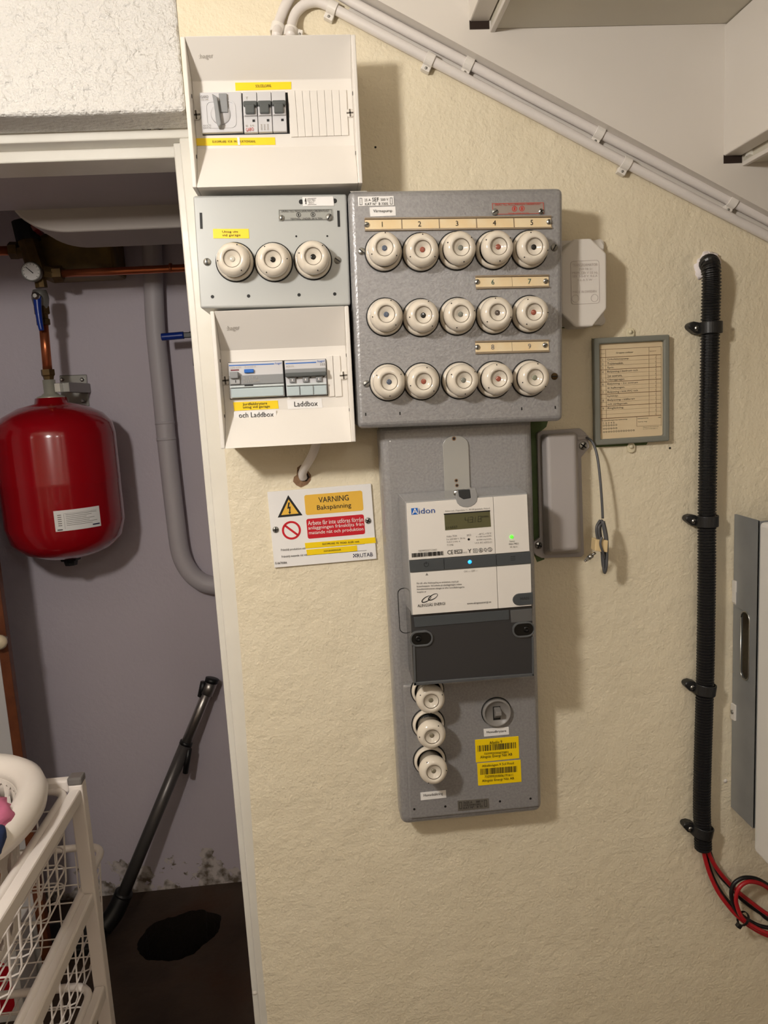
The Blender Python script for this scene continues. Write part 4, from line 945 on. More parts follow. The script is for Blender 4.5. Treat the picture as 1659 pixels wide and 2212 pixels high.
lab = sg.quad('yellow_tape', [(658.5, 1173), (810.5, 1160.5), (812, 1172.5), (660, 1185)], YLAB, GD, 0.0005); text(sg, lab, 'ELKOPPLARE  PÅ  FASAD  ELLER  HAR', (696.5, 1174.5), (776, 1169), INK, GD+0.0003, h=5)
lab = sg.quad('yellow_tape', [(661.5, 1187.5), (771, 1178), (772, 1190), (663.5, 1199.5)], YLAB, GD, 0.0005); text(sg, lab, 'HUVUDSÄKRINGAR', (699.5, 1190), (736.5, 1186.5), INK, GD+0.0003, h=4.5)
text(sg, None, 'RUTAB', (771, 1200), (805, 1197), NAVY, GD, h=8.5)
for (i, j) in ((0, 0), (2, 0), (1, 1), (0, 2), (2, 2)):
    u, v = 764+i*2.3, 1198+j*2.4-i*0.2; sg.quad('logo_square', [(u-1.2, v-1.2), (u+1.2, v-1.3), (u+1.2, v+1.2), (u-1.2, v+1.3)], NAVY, GD, 0.0003)
text(sg, None, 'E-0670084', (595, 1216.5), (619.5, 1215), INK, GD, h=5)
screw(sg, 595.5, 1144, GD, 0.0046, 'cross', DSTEEL); screw(sg, 795, 1124.5, GD, 0.0046, 'cross', DSTEEL)
# small white cable from the Laddbox box into the hole
p = smooth([at(684, 955, -0.045), at(678, 975, -0.040), at(668, 995, -0.028), at(657, 1013, -0.014), at(653, 1024, -0.006), at(655, 1032, 0.0)], 6)
tag(MB().tube(p, 0.0062, 12).build('white_cable', CONDW), 'short white cable running from the Laddbox fuse box into a wall hole', 'cable')

# ------------------------------------------------------------------ bell transformer
tf = thing('bell_transformer', 'white octagonal bell transformer partly behind the large grey fuse box', 'transformer', (at(1264, 610, 0).x, 0, at(1264, 610, 0).z))
TP = [(1240, 516), (1277, 514.5), (1311, 547), (1311.5, 667), (1281, 705.5), (1243, 707), (1212, 676), (1210, 548)]
def offs(o, px, d): return [(p.x-o.location.x, p.z-o.location.z) for p in (at(u, v, -d) for u, v in px)]
TD2 = 0.052
MB().prism(offs(tf, TP, TD2), -0.010, -TD2).build('transformer_body', WPL2, tf, 0.003, 3)
bx = offs(tf, [(1206, 521), (1296, 519), (1303, 530), (1303, 690), (1295, 702), (1208, 707)], 0.006)
MB().prism(bx, -0.0005, -0.010).build('base_plate', WPL2, tf, 0.0015)
for (u, v) in ((1294, 528), (1297, 692)):
    q_ = offs(tf, [(u, v)], 0.006)[0]; lug = MB().lathe([(0.0075, 0.0), (0.0075, 0.006), (0, 0.006)], 20, c=(q_[0], -0.001, q_[1])).build('lug', WPL2, tf, 0.001)
    MB().prism(disc(q_[0]+0.001, q_[1], 0.0022, 12), -0.0065, -0.0073).build('lug_hole', BLK, lug)
class Lite:                                   # lettering helper for things without a roll
    def __init__(s, root): s.root = root
    def l(s, u, v, d): p = at(u, v, -d); return (p.x-s.root.location.x, p.z-s.root.location.z)
    quad = Dev.quad
tl = Lite(tf); EMB = mat('embossed_shadow_line', (196, 186, 180), 0.5)
P_ = [tl.l(u, v, TD2) for u, v in ((1232, 564), (1294, 562.5), (1295, 656), (1233, 658))]
r1 = rrect(P_[0][0], P_[1][0], P_[3][1], P_[0][1], 0.004); r2 = rrect(P_[0][0]+0.0006, P_[1][0]-0.0006, P_[3][1]+0.0006, P_[0][1]-0.0006, 0.0036)
MB().frame(r1, r2, -TD2+0.001, -TD2-0.0005).build('embossed_border', EMB, tf)
for s_, p0, p1, h_ in (('TRANSFORMATOR', (1236, 573), (1290, 571.5), 6), ('TYP TR 21', (1250, 582), (1278, 581), 5), ('PRIM 220 V 50 Hz', (1236, 590), (1291, 588.5), 5.5), ('SEK 3-5-8 V  0,6 A', (1236, 597.5), (1290, 596), 5.5), ('0,6 A 5 W', (1247, 605.5), (1279, 604.5), 5), ('MADE IN SWEDEN', (1237, 631), (1288, 629), 5)):
    text(tl, tf, s_, p0, p1, EMB, TD2, h=h_)
for (u, v, r) in ((1243, 645, 0.0052), (1284, 643.5, 0.0052)):
    x, z = tl.l(u, v, TD2); MB().frame(disc(x, z, r), disc(x, z, r-0.0005), -TD2+0.001, -TD2-0.0005).build('embossed_ring', EMB, tf)
# bell wire tail above the transformer
tag(MB().tube(smooth([at(1200, 524, -0.004), at(1216, 522, -0.004), at(1229, 522, -0.004), at(1240, 525, -0.006)], 5), 0.0012, 6).build('bell_wire', GCAB), 'thin grey bell wire at the top of the octagonal transformer', 'wire')

# ------------------------------------------------------------------ framed group directory
FD = 0.013
fr = Dev('framed_fuse_list', 'grey framed typed fuse directory card on the wall', 'frame', [(1283, 731), (1446, 722), (1448, 954), (1287, 961)], FD)
W, Hh = fr.w/2, fr.h/2; bw = 0.0085
MB().frame([(-W, -Hh), (W, -Hh), (W, Hh), (-W, Hh)], [(-W+bw, -Hh+bw), (W-bw, -Hh+bw), (W-bw, Hh-bw), (-W+bw, Hh-bw)], -FD, -0.001).build('frame_border', FRAMEG, fr.root, 0.0022, 3)
MB().box(-W+bw-0.002, W-bw+0.002, -0.007, -0.003, -Hh+bw-0.002, Hh-bw+0.002).build('card', TAN, fr.root)
CDp = 0.007
for (u, v) in ((1362, 717), (1364, 965)):
    x, z = fr.l(u, v, 0.004); MB().prism(rrect(x-0.006, x+0.006, z-0.009, z+0.006, 0.0055), -0.001, -0.004).build('mounting_tab', mat('tab_cream', (224, 214, 184), 0.5), fr.root, 0.0008)
    MB().lathe([(0.0032, 0), (0.0030, 0.0016), (0, 0.002)], 14, c=(x, -0.004, z)).build('tab_screw', mat('tab_cream', (224, 214, 184), 0.5), fr.root)
xm0, xm1 = -W+bw+0.002, W-bw-0.002
zT, zBm = Hh-bw-0.008, -Hh+bw+0.0015
def hl(z, x0=xm0, x1=xm1, t=0.00025, M=TANLINE): MB().box(x0, x1, -CDp-0.0002, -CDp+0.0005, z-t, z+t).build('ruled_line', M, fr.root)
def vl(x, z0, z1, t=0.0002): MB().box(x-t, x+t, -CDp-0.0002, -CDp+0.0005, z0, z1).build('ruled_line', TANLINE, fr.root)
zh = zT-0.0115; zf = zT-0.100
hl(zT, t=0.0003); hl(zh, t=0.0004)
nrow = 15
for k in range(1, nrow): hl(zh-(zh-zf)*k/nrow, t=0.0004 if k % 3 == 0 else 0.00014)
hl(zf, t=0.0005)
vl(xm0, zf-0.022, zT); vl(xm0+0.0085, zf, zT); vl(xm1-0.0185, zf, zT); vl(xm1-0.0075, zf, zh); vl(xm1, zf-0.016, zT)
def ftext(s_, x0, x1, z, h_, M):
    cu = bpy.data.curves.new('lettering', 'FONT'); cu.body = s_; cu.resolution_u = 2
    o = bpy.data.objects.new('lettering', cu); COL.objects.link(o); TEXTS.append((o, fr, fr.root, (x0, z), (x1, z), h_, CDp-0.0004, M, 'lettering'))
TYPE = mat('typewriter_ink', (74, 66, 60), 0.7)
ftext('Gruppen omfattar', -0.022, 0.004, zT-0.006, 0.0028, INK); ftext('Grupp nr', xm0+0.001, xm0+0.0078, zT-0.006, 0.002, TANLINE); ftext('Propparnas märk- ström', xm1-0.0178, xm1-0.008, zT-0.006, 0.002, TANLINE)
dirs = [('1', 'Cirkulationspump.', 0.034), ('2', 'Tvättmaskin.', 0.025), ('3', 'Spis.', 0.011), ('4', 'Belysning i badrum och', 0.047), ('', '2st sovrum.', 0.023), ('5', 'Oljeaggregat.', 0.027), ('6', 'Belysning i 2st sovrum', 0.047), ('', 'åt balkongen.', 0.027),
        ('7', 'Belysning i kök,WC och', 0.047), ('', 'kylskåp.', 0.017), ('8', 'Belysning i källaren', 0.042), ('', 'och vardagsrum.', 0.031), ('9', 'Ringledning.', 0.025)]
for k, (n_, s_, wd) in enumerate(dirs):
    zz = zh-(zh-zf)*(k+0.55)/nrow
    if n_: ftext(n_, xm0+0.003, xm0+0.0046, zz, -0.0030, TYPE)
    ftext(s_, xm0+0.0105, xm0+0.0105+wd*0.98, zz, 0.0034, TYPE)
for k in range(nrow): ftext('A', xm1-0.0096, xm1-0.0083, zh-(zh-zf)*(k+0.6)/nrow, 0.0013, INK)
ftext('Gruppsäkringarnas numrering', xm0+0.001, xm0+0.040, zf-0.003, 0.0022, INK); ftext('Lystspänning', xm1-0.036, xm1-0.020, zf-0.003, 0.0018, INK); ftext('volt', xm1-0.005, xm1-0.001, zf-0.003, 0.0018, INK); ftext('Vid fel ring', xm1-0.036, xm1-0.022, zf-0.008, 0.0018, INK)
vl(xm1-0.0375, zf-0.0145, zf); hl(zf-0.0145, xm1-0.0375, xm1, 0.00015)
mb = MB()
for (n_, zz) in ((6, zf-0.0105), (6, zf-0.0152), (13, zf-0.0199)):
    for i in range(n_): mb.frame(disc(xm0+0.0045+i*0.0038, zz, 0.0013, 10), disc(xm0+0.0045+i*0.0038, zz, 0.0009, 10), -CDp, -CDp-0.0003)
mb.build('printed_circles', INK, fr.root)
ftext('1 2 3 4 5', xm0+0.0038, xm0+0.0205, zf-0.0068, 0.0024, TYPE)
ftext('(Rama in det antal och', xm1-0.028, xm1-0.004, zf-0.0165, 0.0014, INK); ftext('ta med ordningsnr.)', xm1-0.028, xm1-0.006, zf-0.0190, 0.0014, INK)
MB().box(-W+bw-0.001, W-bw+0.001, -0.0095, -0.0090, -Hh+bw-0.001, Hh-bw+0.001).build('glass_pane', mat('thin_glass', (255, 255, 255), 0.05, trans=1.0, alpha=0.12), fr.root)

# ------------------------------------------------------------------ grey modem housing with hanging antenna lead
gh = thing('modem_housing', 'grey plastic housing between the meter panel and the fuse directory frame', 'housing', (at(1210, 1065, 0).x, 0, at(1210, 1065, 0).z))
FP = [(1161, 936), (1168, 931), (1254, 925.5), (1266, 936), (1270, 944), (1274, 966), (1256, 988), (1262, 1199), (1256, 1203), (1170, 1206), (1158, 1200), (1152, 1192), (1152, 1172), (1166, 1162)]
MB().prism(offs(gh, FP, 0.008), -0.0006, -0.008).build('flange', MODEMG, gh, 0.0012)
bo = offs(gh, [(1167, 938), (1249, 933), (1257, 1196), (1174, 1201)], 0.010); bi = offs(gh, [(1181, 941), (1244, 937), (1250, 1187), (1189, 1193)], 0.040)
v = [(p[0], -0.007, p[1]) for p in bo]+[(p[0], -0.040, p[1]) for p in bi]
MB().add(v, [(0, 1, 2, 3), (4, 7, 6, 5)]+[(k, (k+1) % 4, 4+(k+1) % 4, 4+k) for k in range(4)]).build('raised_lid', MODEMG, gh, 0.005, 4)
gl_ = Lite(gh); gl_.depth = 0.008
screw(gl_, 1259.5, 963, 0.008, 0.0062, 'cross', STEEL, gh); screw(gl_, 1163, 1178, 0.008, 0.0056, 'cross', STEEL, gh)
MB().prism(offs(gh, [(1246, 943), (1270, 940), (1271, 948), (1247, 951)], 0.008), -0.006, -0.0105).build('cable_channel', MODEMG, gh, 0.001)
an_ = thing('antenna_lead', 'thin grey antenna lead bundled with cream tape, hanging beside the grey housing', 'cable', at(1270, 946, 0))
o0 = an_.location.copy()
R = lambda pts, k=8: [p-o0 for p in smooth(pts, k)]
MB().tube(R([at(1262, 944, -0.006), at(1270, 947, -0.012), at(1281, 957, -0.018), at(1290, 985, -0.026), at(1296, 1030, -0.032), at(1300, 1080, -0.036), at(1302, 1120, -0.038)]), 0.0019, 8).build('lead', GCAB, an_)
bun = MB()
for k in range(7):
    rr = random.Random(k); a, b = rr.uniform(-5, 5), rr.uniform(-3, 5); dd = -0.036-0.0035*rr.random()*3
    bun.tube(R([at(1298+a*0.6, 1126+rr.uniform(-4, 6), dd), at(1292+a, 1140, dd-0.003), at(1295+a*0.9, 1165, dd-0.002), at(1301+b*0.8, 1185, dd), at(1302+b*0.5, 1210, dd), at(1304+b*0.4, 1232+rr.uniform(-8, 8), dd), at(1309+b*0.3, 1224, dd-0.004), at(1309+b*0.6, 1195, dd-0.004), at(1309+a*0.5, 1160, dd-0.003), at(1302+a*0.5, 1126, dd)], 6), 0.0019, 7)
bun.build('wound_bundle', GCAB, an_)
tq = [at(u, v, -0.050)-o0 for u, v in ((1286, 1165), (1313, 1167), (1311.5, 1193), (1284, 1190))]
MB().prism([(p.x, p.z) for p in tq], tq[0].y+0.016, tq[0].y-0.002).build('tape_flag', mat('cream_tape', (232, 206, 156), 0.5), an_, 0.001)
MB().tube(R([at(1300, 1160, -0.0535), at(1297, 1175, -0.0545), at(1302, 1192, -0.0535), at(1306, 1206, -0.048)]), 0.0018, 7).build('lead_end', GCAB, an_)
cn = [at(1286, 1194, -0.044)-o0, at(1279, 1199, -0.044)-o0, at(1263, 1213, -0.044)-o0]
MB().tube(cn[:2], 0.0020, 8).tube([cn[1], (cn[1]+cn[2])*0.5], 0.0036, 10).tube([(cn[1]+cn[2])*0.5, cn[1]*0.2+cn[2]*0.8], 0.0030, 6, smooth=False).tube([cn[1]*0.2+cn[2]*0.8, cn[2]], 0.0018, 8).build('connector', STEEL, an_)

# ------------------------------------------------------------------ black corrugated conduit
cpath = smooth([at(1529, 572, 0.006), at(1531, 569, -0.012), at(1534, 572, -0.024), at(1536.5, 592, -0.029), at(1536.5, 630, -0.026), at(1534.5, 700, -0.0185), at(1531.5, 860, -0.018), at(1529, 1000, -0.018), at(1527, 1125, -0.0175),
                at(1526.5, 1250, -0.018), at(1525, 1370, -0.018), at(1522.5, 1490, -0.0175), at(1518, 1640, -0.018), at(1516, 1740, -0.018), at(1518, 1800, -0.0185), at(1519, 1836, -0.019)], 10)
# resample evenly, four samples to a corrugation
Ls = [0.0]
for i in range(1, len(cpath)): Ls.append(Ls[-1]+(cpath[i]-cpath[i-1]).length)
per = 0.0046; step = per/4; pts = []; i = 0; s_ = 0.0
while s_ < Ls[-1]:
    while Ls[i+1] < s_: i += 1
    t_ = (s_-Ls[i])/(Ls[i+1]-Ls[i]); pts.append(cpath[i].lerp(cpath[i+1], t_)); s_ += step
rad = [0.0135, 0.0135, 0.0116, 0.0116]
cdt = thing('corrugated_conduit', 'black corrugated plastic conduit running down the wall on the right', 'conduit', (cpath[0].x, 0, cpath[0].z))
c0 = cdt.location.copy()
MB().tube([p-c0 for p in pts], lambda i: rad[i % 4], 18, smooth=False).build('corrugated_tube', CORR, cdt)
def clamp(u, v, su, sv, ang):
    c = at(u, v, -0.0185)
    t = thing('conduit_clamp', None, 'clamp', (c.x, 0, c.z), 'black clamps holding the corrugated conduit')
    t.rotation_euler = (0, math.radians(ang), 0)
    R1_, R2_ = 0.0165, 0.0138; yc = -0.0185
    O = []; I = []
    for k in range(17):
        a = math.pi*k/16
        O.append((R1_*math.cos(a), yc-R1_*math.sin(a))); I.append((R2_*math.cos(a), yc-R2_*math.sin(a)))
    O = [(R1_, -0.001)]+O+[(-R1_, -0.001)]; I = [(R2_, -0.001)]+I+[(-R2_, -0.001)]
    n = len(O); hz = 0.0085; v_ = []
    for z_ in (-hz, hz): v_ += [(x, y, z_) for x, y in O]+[(x, y, z_) for x, y in I]
    f_ = []
    for k in range(n-1): f_ += [(k, k+1, n+k+1, n+k), (2*n+k, 3*n+k, 3*n+k+1, 2*n+k+1), (k, 2*n+k, 2*n+k+1, k+1), (n+k, n+k+1, 3*n+k+1, 3*n+k)]
    f_ += [(0, n, 3*n, 2*n), (n-1, 3*n-1, 4*n-1, 2*n-1)]
    MB().add(v_, f_).build('clamp_band', BLKP, t, 0.001)
    a = math.radians(20)
    MB().prism([(-0.0135, -0.0075), (-0.0135, 0.0085), (-0.0235, 0.0105), (-0.030, 0.0085), (-0.0325, 0.004), (-0.030, 0.000), (-0.022, -0.0065)], -0.001, -0.0165).build('clamp_foot', BLKP, t, 0.004, 3)
    px_, pz_ = -0.0195, 0.0005
    s__ = MB().lathe([(0.0040, 0), (0.0036, 0.0014), (0, 0.0018)], 16, c=(px_, -0.0165, pz_)).build('clamp_screw', STEEL, t)
    for q_ in (0.5, 0.5+math.pi/2):
        dx, dz_ = math.cos(q_), math.sin(q_)
        MB().prism([(px_+0.003*dx-0.0005*dz_, pz_+0.003*dz_+0.0005*dx), (px_-0.003*dx-0.0005*dz_, pz_-0.003*dz_+0.0005*dx), (px_-0.003*dx+0.0005*dz_, pz_-0.003*dz_-0.0005*dx), (px_+0.003*dx+0.0005*dz_, pz_+0.003*dz_-0.0005*dx)], -0.0172, -0.0185).build('screw_slot', BLK, s__)
    return t
for (u, v, su, sv, ang, lb) in ((1535, 708, 0, 0, 0, 'topmost black clamp on the corrugated conduit'), (1527.5, 1125, 0, 0, 0, 'second black clamp down the corrugated conduit, level with the wound lead'),
                                (1523, 1488, 0, 0, 8, 'third black clamp down the corrugated conduit, beside the galvanised plate'), (1517.5, 1795, 0, 0, 12, 'lowest black clamp, just above the red cables')):
    clamp(u, v, su, sv, ang)['label'] = lb
# white sealant lump where it enters the wall
cq = at(1530, 574, 0)
def blob(name, c, sx, sy, sz, M, seed, amp=0.25, parent=None, nu=28, nv=18, freq=2.2):
    mb = MB(); v_ = []; f_ = []
    for i in range(nv+1):
        th = math.pi*i/nv
        for k in range(nu):
            ph = 2*math.pi*k/nu; d = Vector((math.sin(th)*math.cos(ph), math.sin(th)*math.sin(ph), math.cos(th)))
            q_ = 1+amp*noise.noise(d*freq+Vector((seed, seed*0.7, 0)))+amp*0.5*noise.noise(d*freq*2.6+Vector((0, seed, seed)))
            v_.append((c[0]+sx*q_*d.x, c[1]+sy*q_*d.y, c[2]+sz*q_*d.z))
    for i in range(nv):
        for k in range(nu): f_.append((i*nu+k, i*nu+(k+1) % nu, (i+1)*nu+(k+1) % nu, (i+1)*nu+k))
    return mb.add(v_, f_, True).build(name, M, parent)
tag(blob('sealant_lump', (cq.x-0.001, 0.0, cq.z-0.001), 0.0195, 0.011, 0.020, mat('white_sealant', (240, 232, 232), 0.6), 3.3, 0.35), 'lumpy white sealant where the black conduit enters the wall', 'sealant')

# ------------------------------------------------------------------ solar cables
def cable(name, label, pts, M, r=0.0034, k=8, group='solar cables leaving the conduit'):
    return tag(MB().tube(smooth(pts, k), r, 10).build(name, M), label, 'cable', group)
cable('solar_cable', 'red solar cable on the left, gripped by the cable tie', [at(1519, 1826, -0.014), at(1522, 1850, -0.015), at(1534, 1890, -0.018), at(1553, 1929, -0.024), at(1580, 1965, -0.030), at(1600, 1985, -0.034), at(1625, 2004, -0.036), at(1662, 2022, -0.038), at(1720, 2030, -0.04), at(1785, 1985, -0.060), at(1805, 1920, -0.085), at(1812, 1840, -0.10)], PVRED)
cable('solar_cable', 'black solar cable tucked behind the left red cable and looping upward', [at(1522, 1826, -0.008), at(1528, 1860, -0.008), at(1541, 1898, -0.010), at(1560, 1932, -0.015), at(1590, 1966, -0.022), at(1615, 1987, -0.028), at(1645, 2001, -0.030), at(1680, 2003, -0.032), at(1730, 1985, -0.032), at(1799, 1985, -0.060), at(1819, 1920, -0.085), at(1826, 1840, -0.10)], PVBLK)
cable('solar_cable', 'red solar cable running straight right behind the cable loop', [at(1526, 1826, -0.016), at(1534, 1850, -0.017), at(1553, 1882, -0.018), at(1585, 1918, -0.018), at(1620, 1947, -0.018), at(1662, 1977, -0.020), at(1720, 2005, -0.024), at(1813, 1985, -0.060), at(1833, 1920, -0.085), at(1840, 1840, -0.10)], PVRED)
cable('solar_cable', 'black solar cable just under the straight red cable', [at(1529, 1826, -0.008), at(1538, 1855, -0.007), at(1554, 1889, -0.006), at(1580, 1918, -0.006), at(1605, 1945, -0.006), at(1640, 1970, -0.007), at(1680, 1990, -0.010), at(1827, 1985, -0.060), at(1847, 1920, -0.085), at(1854, 1840, -0.10)], PVBLK)
cable('solar_cable', 'red solar cable curling into a loop right of the tie', [at(1900, 1840, -0.10), at(1890, 1930, -0.085), at(1820, 1990, -0.050), at(1740, 1980, -0.034), at(1668, 1925, -0.036), at(1640, 1908, -0.038), at(1615, 1905, -0.040), at(1597, 1917, -0.041), at(1590, 1937, -0.041), at(1592, 1957, -0.040), at(1603, 1982, -0.040), at(1625, 2000, -0.042), at(1665, 2018, -0.044), at(1720, 2024, -0.045), at(1841, 1985, -0.060), at(1861, 1920, -0.085), at(1868, 1840, -0.10)], PVRED)
cable('solar_cable', 'black solar cable forming the outer cable loop', [at(1915, 1840, -0.10), at(1905, 1920, -0.085), at(1830, 1975, -0.046), at(1740, 1964, -0.030), at(1665, 1916, -0.030), at(1635, 1899, -0.032), at(1608, 1896, -0.034), at(1588, 1906, -0.034), at(1580, 1924, -0.034), at(1582, 1945, -0.034), at(1593, 1971, -0.035), at(1612, 1988, -0.036)], PVBLK)
tt = thing('cable_tie', 'black cable tie around the red and black cables at the lower right', 'cable tie', at(1605, 1984, -0.036))
MB().lathe([(0.0105, -0.0022), (0.0115, -0.0022), (0.0115, 0.0022), (0.0105, 0.0022), (0.0105, -0.0022)], 20, axis='x', smooth=False, caps=False).build('tie_band', BLKP, tt)
tt.rotation_euler = (0, math.radians(38), 0)
MB().box(-0.0045, 0.0035, -0.006, 0.001, -0.0165, -0.0095).build('tie_head', BLKP, tt, 0.001)

# ------------------------------------------------------------------ inverter on its galvanised bracket
iv = thing('solar_inverter', 'white wall inverter on a galvanised back plate, cut by right edge', 'inverter', (at(1582, 1425, 0).x+0.25, 0, at(1582, 1425, 0).z))
o0i = iv.location.copy()
xw = at(1582, 1425, 0).x-o0i.x
zt_i = at(1588, 1110, 0).z-o0i.z; zb_i = at(1578, 1742, 0).z-o0i.z
dF = 0.066
# side plate with a long oval opening, built as a ring of quads in the y-z plane
hc_y = -0.036; hc_z = (at(1613, 1395, -0.036).z)-o0i.z
hr = 0.0115; hl_ = 0.054-hr
hol = [(hc_y+hr*math.cos(a), hc_z+hl_+hr*math.sin(a)) for a in [math.pi*k/8 for k in range(9)]]+[(hc_y+hr*math.cos(a), hc_z-hl_+hr*math.sin(a)) for a in [math.pi+math.pi*k/8 for k in range(9)]]
def yz_plate_with_hole(mb, y0, y1, z0, z1, hol, xa_, xb_):
    n = len(hol); out = []
    for (y, z) in hol:
        dy, dz_ = y-hc_y, (z-hc_z)*(y1-y0)/(z1-z0)
        out.append((y1 if y > hc_y else y0, z))
    zt2_, zb2_ = max(p[1] for p in hol), min(p[1] for p in hol)
    for x in (xa_, xb_):
        v = [(x, y, z) for y, z in hol]+[(x, y, z) for y, z in out]
        mb.add(v, [(k, (k+1) % n, n+(k+1) % n, n+k) for k in range(n)])
        mb.add([(x, y0, zt2_), (x, y1, zt2_), (x, y1, z1), (x, y0, z1)], [(0, 1, 2, 3)])
        mb.add([(x, y0, z0), (x, y1, z0), (x, y1, zb2_), (x, y0, zb2_)], [(0, 1, 2, 3)])
    mb.add([(xa_, y, z) for y, z in hol]+[(xb_, y, z) for y, z in hol], [(k, (k+1) % n, n+(k+1) % n, n+k) for k in range(n)])
    return mb
side = yz_plate_with_hole(MB(), -dF, -0.001, zb_i, zt_i, hol, xw, xw+0.002)
side.build('side_plate', GALV, iv)
rim = [Vector((xw-0.0003, y, z)) for y, z in hol]; rim.append(rim[0]); MB().tube(rim, 0.0011, 8).build('opening_rim', STEEL, iv)
MB().box(xw+0.04, xw+0.47, -dF+0.003, -0.001, zb_i+0.03, zt_i-0.04).build('heat_sink_core', mat('dark_core', (40, 40, 42), 0.6), iv)
MB().box(xw+0.002, xw+0.498, -dF, -dF+0.002, zb_i+0.001, zt_i-0.001).build('front_plate', GALV, iv)
zt_w = at(1652, 1126, -dF).z-o0i.z; zb_w = at(1641, 1838, -dF).z-o0i.z
MB().prismx([(-dF-0.0005, zb_w+0.002), (-dF-0.0005, zt_w), (-0.19, zt_w), (-0.19, zb_w-0.0)], xw+0.0005, xw+0.50).build('white_cover', INVW, iv, 0.006, 3)
for (u, v, hpx) in ((1588, 1264, 14), ):
    c = at(u, v, 0).z-o0i.z; MB().box(xw-0.003, xw+0.001, -0.010, -0.001, c-0.009, c+0.009).build('wall_bracket_lip', WPL, iv, 0.0006)
c = at(1586, 1290, 0).z-o0i.z; MB().prism([(xw-0.0022, c+0.012), (xw+0.001, c+0.012), (xw+0.001, c-0.012), (xw-0.0022, c-0.006)], -0.009, -0.001).build('wall_bracket_lip', WPL, iv)
c = at(1584, 1533, 0).z-o0i.z
MB().box(xw-0.0032, xw+0.001, -0.0135, -0.002, c-0.013, c+0.013).build('locking_tab', WPL, iv, 0.0006)
MB().lathe([(0.0034, 0.0), (0.0034, 0.003), (0.0015, 0.0036), (0, 0.0028)], 14, c=(xw-0.0045, -0.0075, c), axis='x').build('tab_screw', DSTEEL, iv)

# ------------------------------------------------------------------ white cable conduits along the stair
def clip(u, v, dep, dirv, r, lb):
    p = at(u, v, -dep)
    t = thing('cable_clip', lb, 'clip', (p.x, 0, p.z), 'white clips along the cable conduits')
    t.rotation_euler = (0, -math.atan2(dirv.z, dirv.x), 0)
    O = []; I = []
    for k in range(13):
        a = math.pi*k/12; O.append((-dep-(r+0.0022)*math.sin(a), (r+0.0022)*math.cos(a))); I.append((-dep-(r+0.0002)*math.sin(a), (r+0.0002)*math.cos(a)))
    O = [(-0.0005, r+0.0022)]+O+[(-0.0005, -r-0.0022)]; I = [(-0.0005, r+0.0002)]+I+[(-0.0005, -r-0.0002)]
    n = len(O); L_ = 0.0062; v_ = []
    for x in (-L_, L_): v_ += [(x, y, z) for y, z in O]+[(x, y, z) for y, z in I]
    f_ = []
    for k in range(n-1): f_ += [(k, k+1, n+k+1, n+k), (2*n+k, 3*n+k, 3*n+k+1, 2*n+k+1), (k, 2*n+k, 2*n+k+1, k+1), (n+k, n+k+1, 3*n+k+1, 3*n+k)]
    f_ += [(0, n, 3*n, 2*n), (n-1, 3*n-1, 4*n-1, 2*n-1)]
    MB().add(v_, f_).build('clip_band', WPL, t, 0.0006)
    MB().box(-L_, L_, -dep*1.1, -0.0005, -r-0.0088, -r-0.0018).build('clip_foot', WPL, t, 0.001)
    MB().lathe([(0.0019, 0), (0.0017, 0.0008), (0, 0.0009)], 12, c=(0, -dep*1.1, -r-0.0054)).build('clip_nail', DSTEEL, t)
PR = 0.0066; PD = 0.0095
low = [(627, 78, -0.028), (629, 60, -0.018), (633, 42, -0.012), (642, 24, -PD), (660, 9, -PD), (684, 4, -PD), (708, 12, -PD), (735, 26, -PD), (800, 61, -PD), (928, 129, -PD), (1140, 240, -PD), (1352, 353, -PD), (1500, 430, -PD), (1659, 511, -PD), (1800, 584, -PD), (2000, 688, -PD), (2250, 818, -PD)]
upp = [(597, 80, -0.028), (600, 58, -0.018), (606, 38, -0.012), (618, 10, -PD), (640, -22, -PD), (672, -36, -PD), (702, -30, -PD), (740, -8, -PD), (800, 26, -PD), (1012, 138, -PD), (1150, 212, -PD), (1294, 287, -PD), (1581, 436, -PD), (1700, 498, -PD), (1850, 576, -PD), (2000, 654, -PD), (2250, 784, -PD)]
tag(MB().tube(smooth([at(*q) for q in upp], 8), PR, 14).build('cable_conduit', CONDW), 'upper of the two white cable conduits rising along the stair stringer', 'conduit', 'white conduits along the stair')
tag(MB().tube(smooth([at(*q) for q in low], 8), PR, 14).build('cable_conduit', CONDW), 'lower of the two white cable conduits, nearest the yellow wall', 'conduit', 'white conduits along the stair')
dg_ = at(1352, 353, -PD)-at(928, 129, -PD)
for (u, v, lb) in ((718, 17, 'white clip on the lower conduit where it bends above the top fuse box'), (928, 129, 'white clip on the lower conduit, left of the two near the tread slot'), (1012, 138, 'white clip on the upper conduit below the dark stair slot'), (1294, 287, 'white clip halfway along the upper conduit'),
                   (1352, 353, 'white clip halfway along the lower conduit'), (1581, 436, 'rightmost white clip on the upper conduit')):
    clip(u, v, PD, dg_, PR, lb)
dv_ = at(606, 40, -0.014)-at(598, 70, -0.014); clip(599, 62, 0.017, dv_, PR, 'left white clip holding the conduit just above the top fuse box')
dv_ = at(632, 45, -0.014)-at(627, 72, -0.014); clip(628, 70, 0.018, dv_, PR, 'right white clip holding the conduit just above the top fuse box')

